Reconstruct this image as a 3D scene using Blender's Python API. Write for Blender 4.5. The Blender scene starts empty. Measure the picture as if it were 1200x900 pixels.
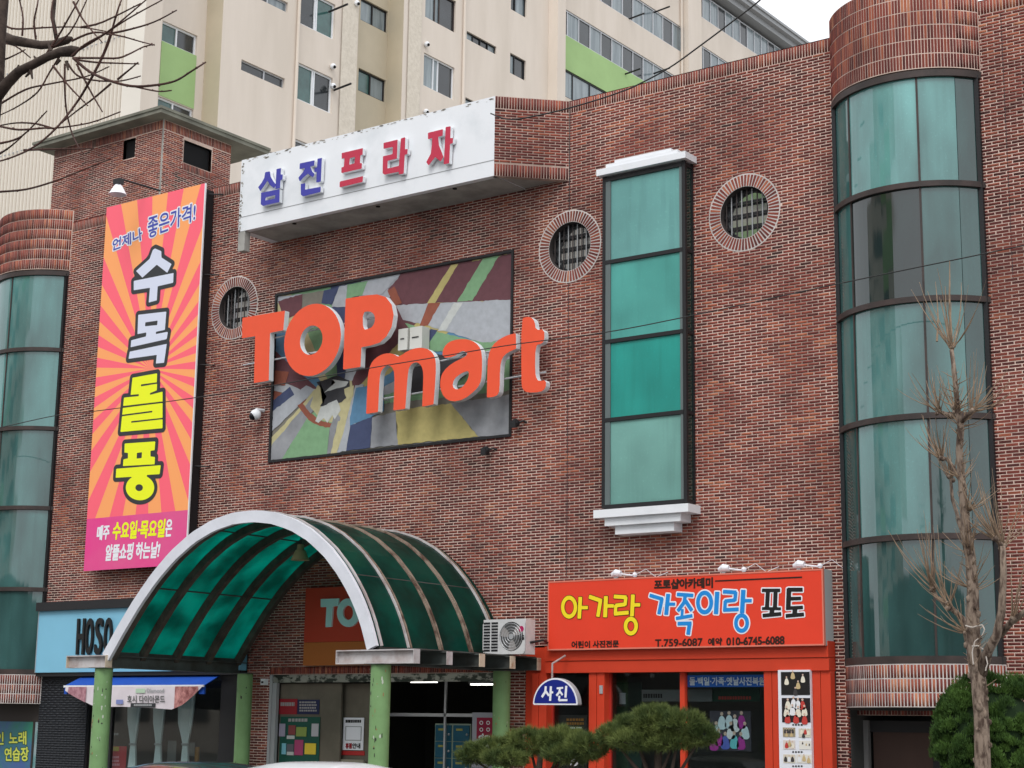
import bpy, bmesh, math, random
import numpy as np
from mathutils import Vector, Matrix
random.seed(7)
rng = np.random.default_rng(7)
C = bpy.context.scene.collection
PI = math.pi
R = math.radians

# ------------------------------------------------------------------ camera
CAM = np.array([0.0, -25.0, 2.1])
FPX = 1988.2                                   # focal length for a 1200 px wide picture
_pi, _ya, _ro = R(11.4707), R(-36.158), R(0.8007)
FW = np.array([math.sin(_ya)*math.cos(_pi), math.cos(_ya)*math.cos(_pi), math.sin(_pi)])
_r = np.array([math.cos(_ya), -math.sin(_ya), 0.0]); _u = np.cross(_r, FW)
RT = _r*math.cos(_ro) + _u*math.sin(_ro); UP = -_r*math.sin(_ro) + _u*math.cos(_ro)
cam = bpy.data.cameras.new('camera'); camo = bpy.data.objects.new('camera', cam); C.objects.link(camo)
M4 = Matrix.Identity(4)
for i in range(3):
    M4[i][0] = RT[i]; M4[i][1] = UP[i]; M4[i][2] = -FW[i]; M4[i][3] = CAM[i]
camo.matrix_world = M4
cam.sensor_width = 36.0; cam.lens = 36.0*FPX/1200.0; cam.clip_start = 0.1; cam.clip_end = 3000
bpy.context.scene.camera = camo

def at(px, py, x=None, y=None, z=None):
    """a point read off the photograph (1200 x 900) on a known wall plane, in metres"""
    d = FW*FPX + RT*(px-600) - UP*(py-450)
    if y is not None: t = (y-CAM[1])/d[1]
    elif x is not None: t = (x-CAM[0])/d[0]
    else: t = (z-CAM[2])/d[2]
    return CAM + d*t

# ------------------------------------------------------------------ world, sun, exposure
SUN_EL, SUN_AZ = R(52), R(20)                  # soft overcast light from in front of the facade
w = bpy.data.worlds.new('World'); bpy.context.scene.world = w; w.use_nodes = True
nt = w.node_tree; N = nt.nodes; LK = nt.links
bg = N['Background']; sky = N.new('ShaderNodeTexSky'); sky.sky_type = 'NISHITA'
sky.sun_disc = False; sky.sun_elevation = SUN_EL; sky.sun_rotation = PI - SUN_AZ
sky.air_density = 1.0; sky.dust_density = 4.0; sky.ozone_density = 1.0
hs = N.new('ShaderNodeHueSaturation'); hs.inputs['Saturation'].default_value = 0.10
mx = N.new('ShaderNodeMixRGB'); mx.inputs[0].default_value = 0.85
mx.inputs[2].default_value = (8.9, 9.1, 9.5, 1)      # even cloud layer over the clear sky
LK.new(sky.outputs[0], hs.inputs['Color']); LK.new(hs.outputs[0], mx.inputs[1])
LK.new(mx.outputs[0], bg.inputs[0]); bg.inputs[1].default_value = 0.11
sl = bpy.data.lights.new('sun', 'SUN'); sl.energy = 1.1; sl.angle = R(25); sl.color = (1.0, 0.97, 0.93)
so = bpy.data.objects.new('sun', sl); C.objects.link(so)
sd = Vector((math.sin(SUN_AZ)*math.cos(SUN_EL), -math.cos(SUN_AZ)*math.cos(SUN_EL), math.sin(SUN_EL)))
so.rotation_euler = sd.to_track_quat('Z', 'Y').to_euler(); so.location = (10, -40, 40)
vs = bpy.context.scene.view_settings
vs.view_transform = 'Standard'; vs.look = 'None'; vs.exposure = 0.45; vs.gamma = 1.0; vs.use_curve_mapping = False

# ------------------------------------------------------------------ materials
def L(h):
    h = h.lstrip('#'); c = [int(h[i:i+2], 16)/255 for i in (0, 2, 4)]
    return tuple(((v/12.92) if v <= 0.04045 else ((v+0.055)/1.055)**2.4) for v in c)
MATS = {}
def mat(name, col, rough=0.7, metal=0.0, noise=0.0, scale=4.0, col2=None, bump=0.0, stretch=(1, 1, 1), spec=0.3, emit=0.0, contrast=(0.35, 0.65), coat=0.0):
    if name in MATS: return MATS[name]
    if isinstance(col, str): col = L(col)
    if isinstance(col2, str): col2 = L(col2)
    m = bpy.data.materials.new(name); m.use_nodes = True; t = m.node_tree; n = t.nodes; l = t.links
    p = n['Principled BSDF']
    p.inputs['Roughness'].default_value = rough; p.inputs['Metallic'].default_value = metal
    p.inputs['Specular IOR Level'].default_value = spec; p.inputs['Coat Weight'].default_value = coat
    p.inputs['Base Color'].default_value = (*col, 1)
    if noise > 0 or col2:
        tc = n.new('ShaderNodeTexCoord'); mp = n.new('ShaderNodeMapping'); mp.inputs['Scale'].default_value = stretch
        nz = n.new('ShaderNodeTexNoise'); nz.inputs['Scale'].default_value = scale; nz.inputs['Detail'].default_value = 6
        nz.inputs['Roughness'].default_value = 0.6
        l.new(tc.outputs['Object'], mp.inputs[0]); l.new(mp.outputs[0], nz.inputs['Vector'])
        rp = n.new('ShaderNodeValToRGB'); rp.color_ramp.elements[0].position = contrast[0]; rp.color_ramp.elements[1].position = contrast[1]
        c2 = col2 if col2 else tuple(v*(1-noise) for v in col)
        rp.color_ramp.elements[0].color = (*c2, 1); rp.color_ramp.elements[1].color = (*col, 1)
        l.new(nz.outputs['Fac'], rp.inputs[0]); l.new(rp.outputs[0], p.inputs['Base Color'])
        if bump:
            b = n.new('ShaderNodeBump'); b.inputs['Strength'].default_value = bump; b.inputs['Distance'].default_value = 0.02
            l.new(nz.outputs['Fac'], b.inputs['Height']); l.new(b.outputs[0], p.inputs['Normal'])
    if emit:
        p.inputs['Emission Color'].default_value = (*col, 1); p.inputs['Emission Strength'].default_value = emit
    MATS[name] = m
    return m

def brick_mat(name, source):
    m = bpy.data.materials.new(name); m.use_nodes = True; t = m.node_tree; n = t.nodes; l = t.links
    p = n['Principled BSDF']; p.inputs['Roughness'].default_value = 0.85; p.inputs['Specular IOR Level'].default_value = 0.25
    if source == 'attr':
        a = n.new('ShaderNodeAttribute'); a.attribute_name = 'tint'; f = a.outputs['Fac']
    else:
        a = n.new('ShaderNodeObjectInfo'); f = a.outputs['Random']
    geo = n.new('ShaderNodeNewGeometry')
    nz = n.new('ShaderNodeTexNoise'); nz.inputs['Scale'].default_value = 0.55; nz.inputs['Detail'].default_value = 5
    l.new(geo.outputs['Position'], nz.inputs['Vector'])
    ad = n.new('ShaderNodeMath'); ad.operation = 'MULTIPLY_ADD'; ad.inputs[1].default_value = 1.0; l.new(nz.outputs['Fac'], ad.inputs[0])
    sb = n.new('ShaderNodeMath'); sb.operation = 'MULTIPLY_ADD'; sb.inputs[1].default_value = 0.74; sb.inputs[2].default_value = -0.34; l.new(f, sb.inputs[0]); l.new(sb.outputs[0], ad.inputs[2])
    rp = n.new('ShaderNodeValToRGB'); cr = rp.color_ramp
    cols = [(0.0, (0.040, 0.026, 0.024)), (0.10, (0.085, 0.031, 0.027)), (0.26, (0.140, 0.038, 0.032)), (0.50, (0.205, 0.050, 0.039)),
            (0.76, (0.275, 0.069, 0.047)), (0.92, (0.38, 0.110, 0.060)), (1.0, (0.46, 0.18, 0.10))]
    cr.elements[0].position = 0; cr.elements[0].color = (*cols[0][1], 1)
    cr.elements[1].position = 1; cr.elements[1].color = (*cols[-1][1], 1)
    for q, c in cols[1:-1]:
        e = cr.elements.new(q); e.color = (*c, 1)
    l.new(ad.outputs[0], rp.inputs[0])
    # soot and damp stains
    n2 = n.new('ShaderNodeTexNoise'); n2.inputs['Scale'].default_value = 0.33; n2.inputs['Detail'].default_value = 8; n2.inputs['Roughness'].default_value = .65
    mp = n.new('ShaderNodeMapping'); mp.inputs['Scale'].default_value = (1, 1, 0.6); mp.inputs['Location'].default_value = (5, 2, 9)
    l.new(geo.outputs['Position'], mp.inputs[0]); l.new(mp.outputs[0], n2.inputs['Vector'])
    r2 = n.new('ShaderNodeValToRGB'); r2.color_ramp.elements[0].position = .38; r2.color_ramp.elements[1].position = .54
    r2.color_ramp.elements[0].color = (.36, .38, .42, 1); r2.color_ramp.elements[1].color = (1, 1, 1, 1)
    l.new(n2.outputs['Fac'], r2.inputs[0])
    mu = n.new('ShaderNodeMixRGB'); mu.blend_type = 'MULTIPLY'; mu.inputs[0].default_value = 0.62
    l.new(rp.outputs[0], mu.inputs[1]); l.new(r2.outputs[0], mu.inputs[2])
    n3 = n.new('ShaderNodeTexNoise'); n3.inputs['Scale'].default_value = 60; n3.inputs['Detail'].default_value = 3
    l.new(geo.outputs['Position'], n3.inputs['Vector'])
    b = n.new('ShaderNodeBump'); b.inputs['Strength'].default_value = .4; b.inputs['Distance'].default_value = .004
    l.new(n3.outputs['Fac'], b.inputs['Height']); l.new(b.outputs[0], p.inputs['Normal'])
    l.new(mu.outputs[0], p.inputs['Base Color'])
    return m
M_BRICK = brick_mat('brick_batch', 'attr'); M_BRICK1 = brick_mat('brick_single', 'obj')
M_MORTAR = mat("mortar", (0.72, 0.55, 0.47), .95, noise=.4, scale=.7, col2=(0.36, 0.26, 0.22), contrast=(.38, .58))
M_MORTARW = mat('mortar_white', (0.66, 0.60, 0.57), .95, noise=.3, scale=3)
M_WHITE = mat('white_paint', (.80, .82, .85), .55, col2=(.70, .73, .76), scale=1.2, contrast=(.3, .5))
M_CONC = mat('concrete', (.42, .41, .38), .9, noise=.35, scale=2, bump=.3)
M_EAVE = mat('eave_concrete', (.22, .22, .18), .9, noise=.35, scale=1.5)
M_BLACK = mat('black_metal', (.018, .018, .020), .45)
M_DARK = mat('dark_void', (.008, .008, .009), .9)
M_BRONZE = mat('bronze_frame', (.060, .042, .038), .5, col2=(.035, .028, .026), scale=3)
M_ALU = mat('aluminium', (.55, .56, .58), .4, metal=.6)
M_GREY = mat('grey_paint', (.35, .36, .37), .6)
M_BEIGE = mat('apartment_beige', (.745, .665, .585), .92, col2=(.655, .58, .50), scale=.45, stretch=(1, 1.5, .25), bump=.15)
M_BEIGE2 = mat('apartment_beige_rough', (.72, .655, .56), .95, col2=(.62, .56, .47), scale=7, bump=.8)
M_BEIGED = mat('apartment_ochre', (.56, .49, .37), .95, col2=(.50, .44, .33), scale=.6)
M_SIDING = mat('siding_cream', (.78, .735, .66), .7, noise=.06, scale=.4)
M_GREENP = mat('apartment_green', (.37, .545, .24), .85, noise=.1, scale=.6)
M_GLASSD = mat('window_glass_dark', (.035, .042, .048), .12, spec=.8, noise=.5, scale=.6)
M_GLASSB = mat('window_glass_grey', (.16, .20, .22), .12, spec=.8, col2=(.26, .31, .33), scale=1.2, stretch=(1, 3, .3), contrast=(.4, .6))
M_GLASST = mat('window_glass_teal', (.05, .13, .12), .12, spec=.8, col2=(.03, .08, .075), scale=2)
M_ORANGE = mat('sign_orange', (.80, .060, .028), .38, noise=.06, scale=1.5)
M_LETTER = mat('letter_orange', (.86, .105, .045), .35, noise=.05, scale=2)
M_BLUE = mat('letter_blue', (.055, .055, .36), .5)
M_RED = mat('letter_red', (.52, .035, .075), .5)
M_POSTG = mat('post_green', (.205, .36, .155), .6, col2=(.17, .30, .125), scale=3, bump=.1)
M_STEELW = mat('steel_white', (.52, .50, .50), .5, col2=(.30, .22, .20), scale=2.5, contrast=(.30, .55))
M_STEELG = mat('steel_grey_green', (.085, .105, .10), .55, col2=(.05, .05, .045), scale=2.5)
M_RUST = mat('rusty_rib', (.28, .22, .17), .6, col2=(.09, .05, .035), scale=4, contrast=(.35, .55))
M_RIB = mat('rib_brown', (.055, .045, .038), .6, col2=(.10, .085, .07), scale=5)
M_TAN = mat('end_plate_tan', (.60, .50, .38), .7, col2=(.35, .18, .09), scale=5, contrast=(.3, .45))
M_YEL = mat('paint_yellow', (.90, .72, .02), .5)
M_YELB = mat('banner_yellow', (.86, .93, .015), .5)
M_SKYB = mat('paint_cyan_blue', (.012, .25, .68), .5)
M_INK = mat('ink_black', (.012, .012, .012), .5)
M_INKB = mat('banner_ink', (.035, .038, .042), .5)
M_WHT = mat('print_white', (.82, .83, .88), .5)
M_LILAC = mat('print_lilac_white', (.68, .72, .86), .5)
M_MAG = mat('banner_magenta', (.80, .050, .27), .5, col2=(.76, .10, .28), scale=.8)
M_NAVY = mat('sign_navy', (.012, .022, .22), .4)
M_BLUEF = mat('awning_blue', (.010, .075, .42), .7, noise=.15, scale=2)
M_AQUA = mat('sign_aqua', (.22, .52, .70), .45, noise=.06, scale=1)
M_DBRICK = mat('brick_painted_black', (.018, .021, .027), .55)
M_BARK = mat('bark_grey_brown', (.26, .20, .155), .95, col2=(.075, .05, .038), scale=16, stretch=(1, 1, .35), bump=1.0, contrast=(.40, .56))
M_TWIG = mat('twig_straw', (.33, .235, .16), .9, noise=.45, scale=6)
M_BARKD = mat('bark_dark', (.030, .021, .018), .95, col2=(.085, .062, .05), scale=8, bump=.8)
M_TWIGD = mat('twig_dark', (.085, .042, .034), .9, noise=.3, scale=3)
M_ASPH = mat('asphalt', (.05, .05, .052), .9, noise=.3, scale=6, bump=.3)
M_PAVE = mat('paving_grey', (.30, .29, .27), .9, noise=.3, scale=2)
M_CABLE = mat('cable_black', (.03, .03, .03), .6)
M_TUBE = mat('lamp_tube_glow', (1.0, .98, .92), .5, emit=2.2)
M_WOOD = mat('interior_beige', (.17, .15, .11), .8, noise=.3, scale=2)

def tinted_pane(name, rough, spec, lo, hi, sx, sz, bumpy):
    """coloured glass: a per-pane tone (object colour, reflections painted in on the round bays) over slow smears and fine vertical dirt runs"""
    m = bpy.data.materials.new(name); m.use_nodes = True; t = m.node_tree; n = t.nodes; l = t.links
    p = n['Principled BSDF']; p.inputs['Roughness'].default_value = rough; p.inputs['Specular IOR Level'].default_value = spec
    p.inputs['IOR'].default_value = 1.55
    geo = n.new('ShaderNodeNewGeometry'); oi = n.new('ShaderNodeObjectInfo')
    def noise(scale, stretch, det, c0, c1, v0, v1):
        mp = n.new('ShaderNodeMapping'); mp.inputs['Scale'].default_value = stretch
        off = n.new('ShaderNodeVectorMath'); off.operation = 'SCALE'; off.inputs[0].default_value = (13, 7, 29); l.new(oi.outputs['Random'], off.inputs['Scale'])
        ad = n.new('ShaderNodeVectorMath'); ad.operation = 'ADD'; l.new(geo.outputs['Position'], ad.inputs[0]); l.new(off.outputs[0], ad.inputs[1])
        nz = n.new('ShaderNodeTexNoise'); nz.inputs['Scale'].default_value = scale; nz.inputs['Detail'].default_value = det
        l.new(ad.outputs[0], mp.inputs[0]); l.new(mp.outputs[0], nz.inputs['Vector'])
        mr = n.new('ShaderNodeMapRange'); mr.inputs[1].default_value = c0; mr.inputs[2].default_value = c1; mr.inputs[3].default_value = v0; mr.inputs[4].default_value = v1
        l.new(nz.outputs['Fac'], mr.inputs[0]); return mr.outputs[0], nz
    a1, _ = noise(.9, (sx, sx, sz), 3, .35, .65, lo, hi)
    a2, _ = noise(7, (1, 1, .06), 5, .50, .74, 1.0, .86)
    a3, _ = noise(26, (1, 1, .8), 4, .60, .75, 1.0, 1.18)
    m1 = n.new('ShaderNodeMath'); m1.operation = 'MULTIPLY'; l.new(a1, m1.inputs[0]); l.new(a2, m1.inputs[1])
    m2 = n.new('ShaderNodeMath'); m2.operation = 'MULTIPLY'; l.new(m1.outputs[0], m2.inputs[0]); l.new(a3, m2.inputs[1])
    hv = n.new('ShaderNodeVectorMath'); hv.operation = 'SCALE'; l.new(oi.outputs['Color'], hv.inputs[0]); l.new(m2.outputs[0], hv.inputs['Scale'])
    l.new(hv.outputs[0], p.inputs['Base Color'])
    n2 = n.new('ShaderNodeTexNoise'); n2.inputs['Scale'].default_value = 1.3; n2.inputs['Detail'].default_value = 1
    mp2 = n.new('ShaderNodeMapping'); mp2.inputs['Scale'].default_value = (1, 1, .4)
    l.new(geo.outputs['Position'], mp2.inputs[0]); l.new(mp2.outputs[0], n2.inputs['Vector'])
    b = n.new('ShaderNodeBump'); b.inputs['Strength'].default_value = bumpy; b.inputs['Distance'].default_value = .05
    l.new(n2.outputs['Fac'], b.inputs['Height']); l.new(b.outputs[0], p.inputs['Normal'])
    return m
M_BAY = tinted_pane('bay_glass_teal', .035, .85, .55, 1.45, 1.0, .35, .22)
M_MIDG = tinted_pane('mid_bay_glass', .20, .45, .80, 1.15, .8, .6, .05)
def vault_glass():
    m = bpy.data.materials.new('vault_sheet_green'); m.use_nodes = True; t = m.node_tree; n = t.nodes; l = t.links
    out = n['Material Output']; p = n['Principled BSDF']
    p.inputs['Base Color'].default_value = (.006, .045, .035, 1); p.inputs['Roughness'].default_value = .18
    tr = n.new('ShaderNodeBsdfTranslucent'); tr.inputs[0].default_value = (.0, .48, .40, 1)
    geo = n.new('ShaderNodeNewGeometry'); nz = n.new('ShaderNodeTexNoise'); nz.inputs['Scale'].default_value = 1.3; nz.inputs['Detail'].default_value = 5
    l.new(geo.outputs['Position'], nz.inputs['Vector'])
    rp = n.new('ShaderNodeValToRGB'); rp.color_ramp.elements[0].position = .35; rp.color_ramp.elements[1].position = .65
    rp.color_ramp.elements[0].color = (.0, .30, .25, 1); rp.color_ramp.elements[1].color = (.01, .66, .56, 1)
    l.new(nz.outputs['Fac'], rp.inputs[0]); l.new(rp.outputs[0], tr.inputs[0])
    mxs = n.new('ShaderNodeMixShader'); mxs.inputs[0].default_value = .64
    l.new(p.outputs[0], mxs.inputs[1]); l.new(tr.outputs[0], mxs.inputs[2]); l.new(mxs.outputs[0], out.inputs[0])
    return m
M_VAULT = vault_glass()
def clear_glass(name, tint=(.85, .9, .9), mixf=.18):
    m = bpy.data.materials.new(name); m.use_nodes = True; t = m.node_tree; n = t.nodes; l = t.links
    out = n['Material Output']; g = n.new('ShaderNodeBsdfGlossy'); g.inputs['Roughness'].default_value = .03
    tr = n.new('ShaderNodeBsdfTransparent'); tr.inputs[0].default_value = (*tint, 1)
    lw_ = n.new('ShaderNodeLayerWeight'); fr = n.new('ShaderNodeMath'); fr.operation = 'POWER'; fr.inputs[1].default_value = 3.5; l.new(lw_.outputs['Facing'], fr.inputs[0])
    mth = n.new('ShaderNodeMath'); mth.operation = 'ADD'; mth.inputs[1].default_value = 0.035; l.new(fr.outputs[0], mth.inputs[0])
    mxs = n.new('ShaderNodeMixShader'); l.new(mth.outputs[0], mxs.inputs[0]); l.new(tr.outputs[0], mxs.inputs[1]); l.new(g.outputs[0], mxs.inputs[2])
    l.new(mxs.outputs[0], out.inputs[0]); return m
M_SHOPG = clear_glass('shop_glass')
def ray_banner(cx, cz):
    m = bpy.data.materials.new('banner_sunburst'); m.use_nodes = True; t = m.node_tree; n = t.nodes; l = t.links
    p = n['Principled BSDF']; p.inputs['Roughness'].default_value = .5
    geo = n.new('ShaderNodeNewGeometry'); sx = n.new('ShaderNodeSeparateXYZ'); l.new(geo.outputs['Position'], sx.inputs[0])
    a = n.new('ShaderNodeMath'); a.operation = 'SUBTRACT'; a.inputs[1].default_value = cx; l.new(sx.outputs['X'], a.inputs[0])
    b = n.new('ShaderNodeMath'); b.operation = 'SUBTRACT'; b.inputs[1].default_value = cz; l.new(sx.outputs['Z'], b.inputs[0])
    th = n.new('ShaderNodeMath'); th.operation = 'ARCTAN2'; l.new(b.outputs[0], th.inputs[0]); l.new(a.outputs[0], th.inputs[1])
    mu = n.new('ShaderNodeMath'); mu.operation = 'MULTIPLY'; mu.inputs[1].default_value = 25/(2*PI); l.new(th.outputs[0], mu.inputs[0])
    fr = n.new('ShaderNodeMath'); fr.operation = 'FRACT'; l.new(mu.outputs[0], fr.inputs[0])
    gt = n.new('ShaderNodeMath'); gt.operation = 'GREATER_THAN'; gt.inputs[1].default_value = .5; l.new(fr.outputs[0], gt.inputs[0])
    mxx = n.new('ShaderNodeMixRGB'); mxx.inputs[1].default_value = (*L('#ffa763'), 1); mxx.inputs[2].default_value = (*L('#ff6478'), 1)
    l.new(gt.outputs[0], mxx.inputs[0]); l.new(mxx.outputs[0], p.inputs['Base Color'])
    return m

# ------------------------------------------------------------------ objects, parts, groups
def thing(name, label, cat, loc=(0, 0, 0), group=None):
    o = bpy.data.objects.new(name, None); C.objects.link(o); o.location = loc; o.empty_display_size = .3
    o['label'] = label; o['category'] = cat
    if group: o['group'] = group
    return o
def wloc(p):
    v = Vector((0, 0, 0))
    while p is not None: v += p.location; p = p.parent
    return v
def link(name, me, parent=None, loc=None, label=None):
    o = bpy.data.objects.new(name, me); C.objects.link(o)
    l0 = Vector(loc) if loc is not None else Vector((0, 0, 0))
    if parent is not None: o.parent = parent; o.location = l0 - wloc(parent)
    else: o.location = l0
    if label: o['label'] = label
    return o
def mesh(name, verts, faces, mats, midx=None, smooth=False):
    me = bpy.data.meshes.new(name); me.from_pydata([tuple(v) for v in verts], [], faces)
    for m in (mats if isinstance(mats, (list, tuple)) else [mats]): me.materials.append(m)
    if midx is not None: me.polygons.foreach_set('material_index', np.array(midx, dtype=np.int32))
    if smooth: me.polygons.foreach_set('use_smooth', np.ones(len(me.polygons), dtype=bool))
    me.update(); return me

class MB:
    def __init__(s): s.v = []; s.f = []; s.m = []
    def _add(s, vs, fs, m=0):
        b = len(s.v); s.v += [tuple(v) for v in vs]; s.f += [tuple(b+i for i in f) for f in fs]; s.m += [m]*len(fs); return s
    def box(s, x0, x1, y0, y1, z0, z1, m=0):
        v = [(x0, y0, z0), (x1, y0, z0), (x1, y1, z0), (x0, y1, z0), (x0, y0, z1), (x1, y0, z1), (x1, y1, z1), (x0, y1, z1)]
        return s._add(v, [(0, 3, 2, 1), (4, 5, 6, 7), (0, 1, 5, 4), (1, 2, 6, 5), (2, 3, 7, 6), (3, 0, 4, 7)], m)
    def quad(s, a, b, c, d, m=0): return s._add([a, b, c, d], [(0, 1, 2, 3)], m)
    def poly(s, pts, m=0): return s._add(pts, [tuple(range(len(pts)))], m)
    def prism(s, pts, d, m=0, ms=None):
        """pts: 3-D outline, extruded by vector d"""
        n = len(pts); p2 = [tuple(np.array(p)+np.array(d)) for p in pts]
        fs = [tuple(range(n)), tuple(reversed(range(n, 2*n)))]
        s._add(list(pts)+p2, fs, m)
        b = len(s.v)-2*n
        for i in range(n):
            j = (i+1) % n
            s.f.append((b+i, b+n+i, b+n+j, b+j)); s.m.append(m if ms is None else ms)
        return s
    def tube(s, pts, rad, n=8, m=0, caps=True):
        pts = [np.array(p, float) for p in pts]
        if not hasattr(rad, '__len__'): rad = [rad]*len(pts)
        rings = []; ref = None
        for i, p in enumerate(pts):
            a = pts[max(i-1, 0)]; c = pts[min(i+1, len(pts)-1)]; t = c-a; t = t/(np.linalg.norm(t)+1e-9)
            if ref is None:
                ref = np.array([0, 0, 1.]) if abs(t[2]) < .9 else np.array([1., 0, 0])
            x = np.cross(ref, t); x /= np.linalg.norm(x)+1e-9; y = np.cross(t, x); ref = y
            rings.append([p+rad[i]*(math.cos(2*PI*k/n)*x+math.sin(2*PI*k/n)*y) for k in range(n)])
        vs = [q for r_ in rings for q in r_]; fs = []
        for i in range(len(pts)-1):
            for k in range(n):
                j = (k+1) % n
                fs.append((i*n+k, i*n+j, (i+1)*n+j, (i+1)*n+k))
        if caps: fs += [tuple(reversed(range(n))), tuple((len(pts)-1)*n+k for k in range(n))]
        return s._add(vs, fs, m)
    def cyl(s, x, y, z0, z1, r0, r1=None, n=24, m=0):
        return s.tube([(x, y, z0), (x, y, z1)], [r0, r0 if r1 is None else r1], n, m)
    def ball(s, c, r, m=0, n=10, sz=1.0, sy=1.0):
        k = n//2; vs = []; fs = []
        for i in range(k+1):
            th = PI*i/k
            for j in range(n):
                ph = 2*PI*j/n; vs.append((c[0]+r*math.sin(th)*math.cos(ph), c[1]+sy*r*math.sin(th)*math.sin(ph), c[2]+sz*r*math.cos(th)))
        for i in range(k):
            for j in range(n):
                jj = (j+1) % n; fs.append((i*n+j, (i+1)*n+j, (i+1)*n+jj, i*n+jj))
        return s._add(vs, fs, m)
    def build(s, name, mats, parent=None, smooth=False, kind=None, label=None, cat=None, group=None, loc=None):
        me = mesh(name, s.v, s.f, mats, s.m, smooth)
        o = link(name, me, parent, loc, label)
        if kind: o['kind'] = kind
        if cat: o['category'] = cat
        if group: o['group'] = group
        return o

# ------------------------------------------------------------------ outlines -> clean flat or raised shapes
def chaikin(pts, it=2):
    for _ in range(it):
        q = []
        for i in range(len(pts)):
            a = np.array(pts[i], float); b = np.array(pts[(i+1) % len(pts)], float)
            q += [a*.75+b*.25, a*.25+b*.75]
        pts = q
    return pts
def dist_segs(P, A, B):
    d = np.full(P.shape[:-1], 1e9)
    for a, b in zip(A, B):
        ab = b-a; t = np.clip(((P-a)@ab)/(ab@ab+1e-12), 0, 1)
        d = np.minimum(d, np.hypot(P[..., 0]-a[0]-t*ab[0], P[..., 1]-a[1]-t*ab[1]))
    return d
def inside(P, A, B):
    c = np.zeros(P.shape[:-1], bool); x = P[..., 0]; y = P[..., 1]
    for a, b in zip(A, B):
        if a[1] == b[1]: continue
        cond = ((a[1] > y) != (b[1] > y)); xi = (b[0]-a[0])*(y-a[1])/(b[1]-a[1])+a[0]
        c ^= cond & (x < xi)
    return c
def sd_edges(P, A, B):
    d = dist_segs(P, A, B); return np.where(inside(P, A, B), -d, d)
def sd_poly(P, pts):
    A = np.array(pts, float); return sd_edges(P, A, np.roll(A, -1, 0))
def field(prims, P):
    D = np.full(P.shape[:-1], 1e9)
    for pr in prims:
        if pr[0] == 'p': D = np.minimum(D, sd_poly(P, pr[1]))
        elif pr[0] == 'e': D = np.minimum(D, sd_edges(P, pr[1], pr[2]))
        elif pr[0] == 's':
            A = np.array(pr[1], float); D = np.minimum(D, dist_segs(P, A[:-1], A[1:])-pr[2]/2)
        elif pr[0] == 'f':
            A = np.array(pr[1], float)
            for a, b in zip(A[:-1], A[1:]):
                t = b-a; Ln = np.hypot(*t); t = t/Ln; nn = np.array([-t[1], t[0]]); c = (a+b)/2
                ex = pr[3] if len(pr) > 3 else 0
                q0 = np.abs((P-c)@t)-Ln/2-ex; q1 = np.abs((P-c)@nn)-pr[2]/2
                D = np.minimum(D, np.hypot(np.maximum(q0, 0), np.maximum(q1, 0))+np.minimum(np.maximum(q0, q1), 0))
        elif pr[0] == '-': D = np.maximum(D, -sd_poly(P, pr[1]))
    return D
def prim_bounds(prims):
    a = np.concatenate([np.array(p[1], float).reshape(-1, 2) for p in prims if p[0] != '-'])
    m = max([p[2] for p in prims if p[0] in 'sf'] + [0])
    return a.min(0)-m, a.max(0)+m
def raised(prims, h, off, Y, thick, name, mats, parent, label=None):
    """2-D field in (x, z) metres -> mesh on the plane y = Y facing -y; thick > 0 adds side walls going back"""
    lo, hi = prim_bounds(prims); lo = lo-abs(off)-2*h; hi = hi+abs(off)+2*h
    nx = int((hi[0]-lo[0])/h)+2; nz = int((hi[1]-lo[1])/h)+2
    X, Z = np.meshgrid(lo[0]+h*np.arange(nx), lo[1]+h*np.arange(nz), indexing='ij')
    D = field(prims, np.stack([X, Z], -1))-off
    D = np.where(np.abs(D) < 1e-6, 1e-6, D)
    V = []; idx = {}; F = []; FM = []
    def cv(i, j):
        k = (i, j)
        if k not in idx: idx[k] = len(V); V.append((X[i, j], Y, Z[i, j]))
        return idx[k]
    def ev(i, j, i2, j2):
        k = (i, j, i2, j2) if (i, j) < (i2, j2) else (i2, j2, i, j)
        if k not in idx:
            a, b = D[k[0], k[1]], D[k[2], k[3]]; t = a/(a-b); idx[k] = len(V)
            V.append((X[k[0], k[1]]*(1-t)+X[k[2], k[3]]*t, Y, Z[k[0], k[1]]*(1-t)+Z[k[2], k[3]]*t))
        return idx[k]
    I = D < 0; full = I[:-1, :-1] & I[1:, :-1] & I[1:, 1:] & I[:-1, 1:]
    anyc = I[:-1, :-1] | I[1:, :-1] | I[1:, 1:] | I[:-1, 1:]
    side = []
    for i in range(nx-1):
        j = 0
        while j < nz-1:
            if full[i, j]:
                j2 = j
                while j2+1 < nz-1 and full[i, j2+1]: j2 += 1
                F.append((cv(i, j), cv(i+1, j), cv(i+1, j2+1), cv(i, j2+1))); FM.append(0); j = j2+1; continue
            if anyc[i, j]:
                cs = [(i, j), (i+1, j), (i+1, j+1), (i, j+1)]; ring = []; cr = []
                for q in range(4):
                    a, b = cs[q], cs[(q+1) % 4]
                    if I[a]: ring.append(cv(*a))
                    if I[a] != I[b]:
                        e = ev(*a, *b); ring.append(e); cr.append((e, bool(I[a])))
                if len(ring) >= 3: F.append(tuple(ring)); FM.append(0)
                if thick > 0:
                    for q in range(len(cr)):
                        if cr[q][1]:
                            nx_ = cr[(q+1) % len(cr)][0]; side.append((cr[q][0], nx_))
            j += 1
    if thick > 0:
        back = {}
        def bk(k):
            if k not in back: back[k] = len(V); V.append((V[k][0], Y+thick, V[k][2]))
            return back[k]
        for a, b in side: F.append((b, a, bk(a), bk(b))); FM.append(1)
    me = mesh(name, V, F, mats, FM)
    return link(name, me, parent, None, label)
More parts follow.
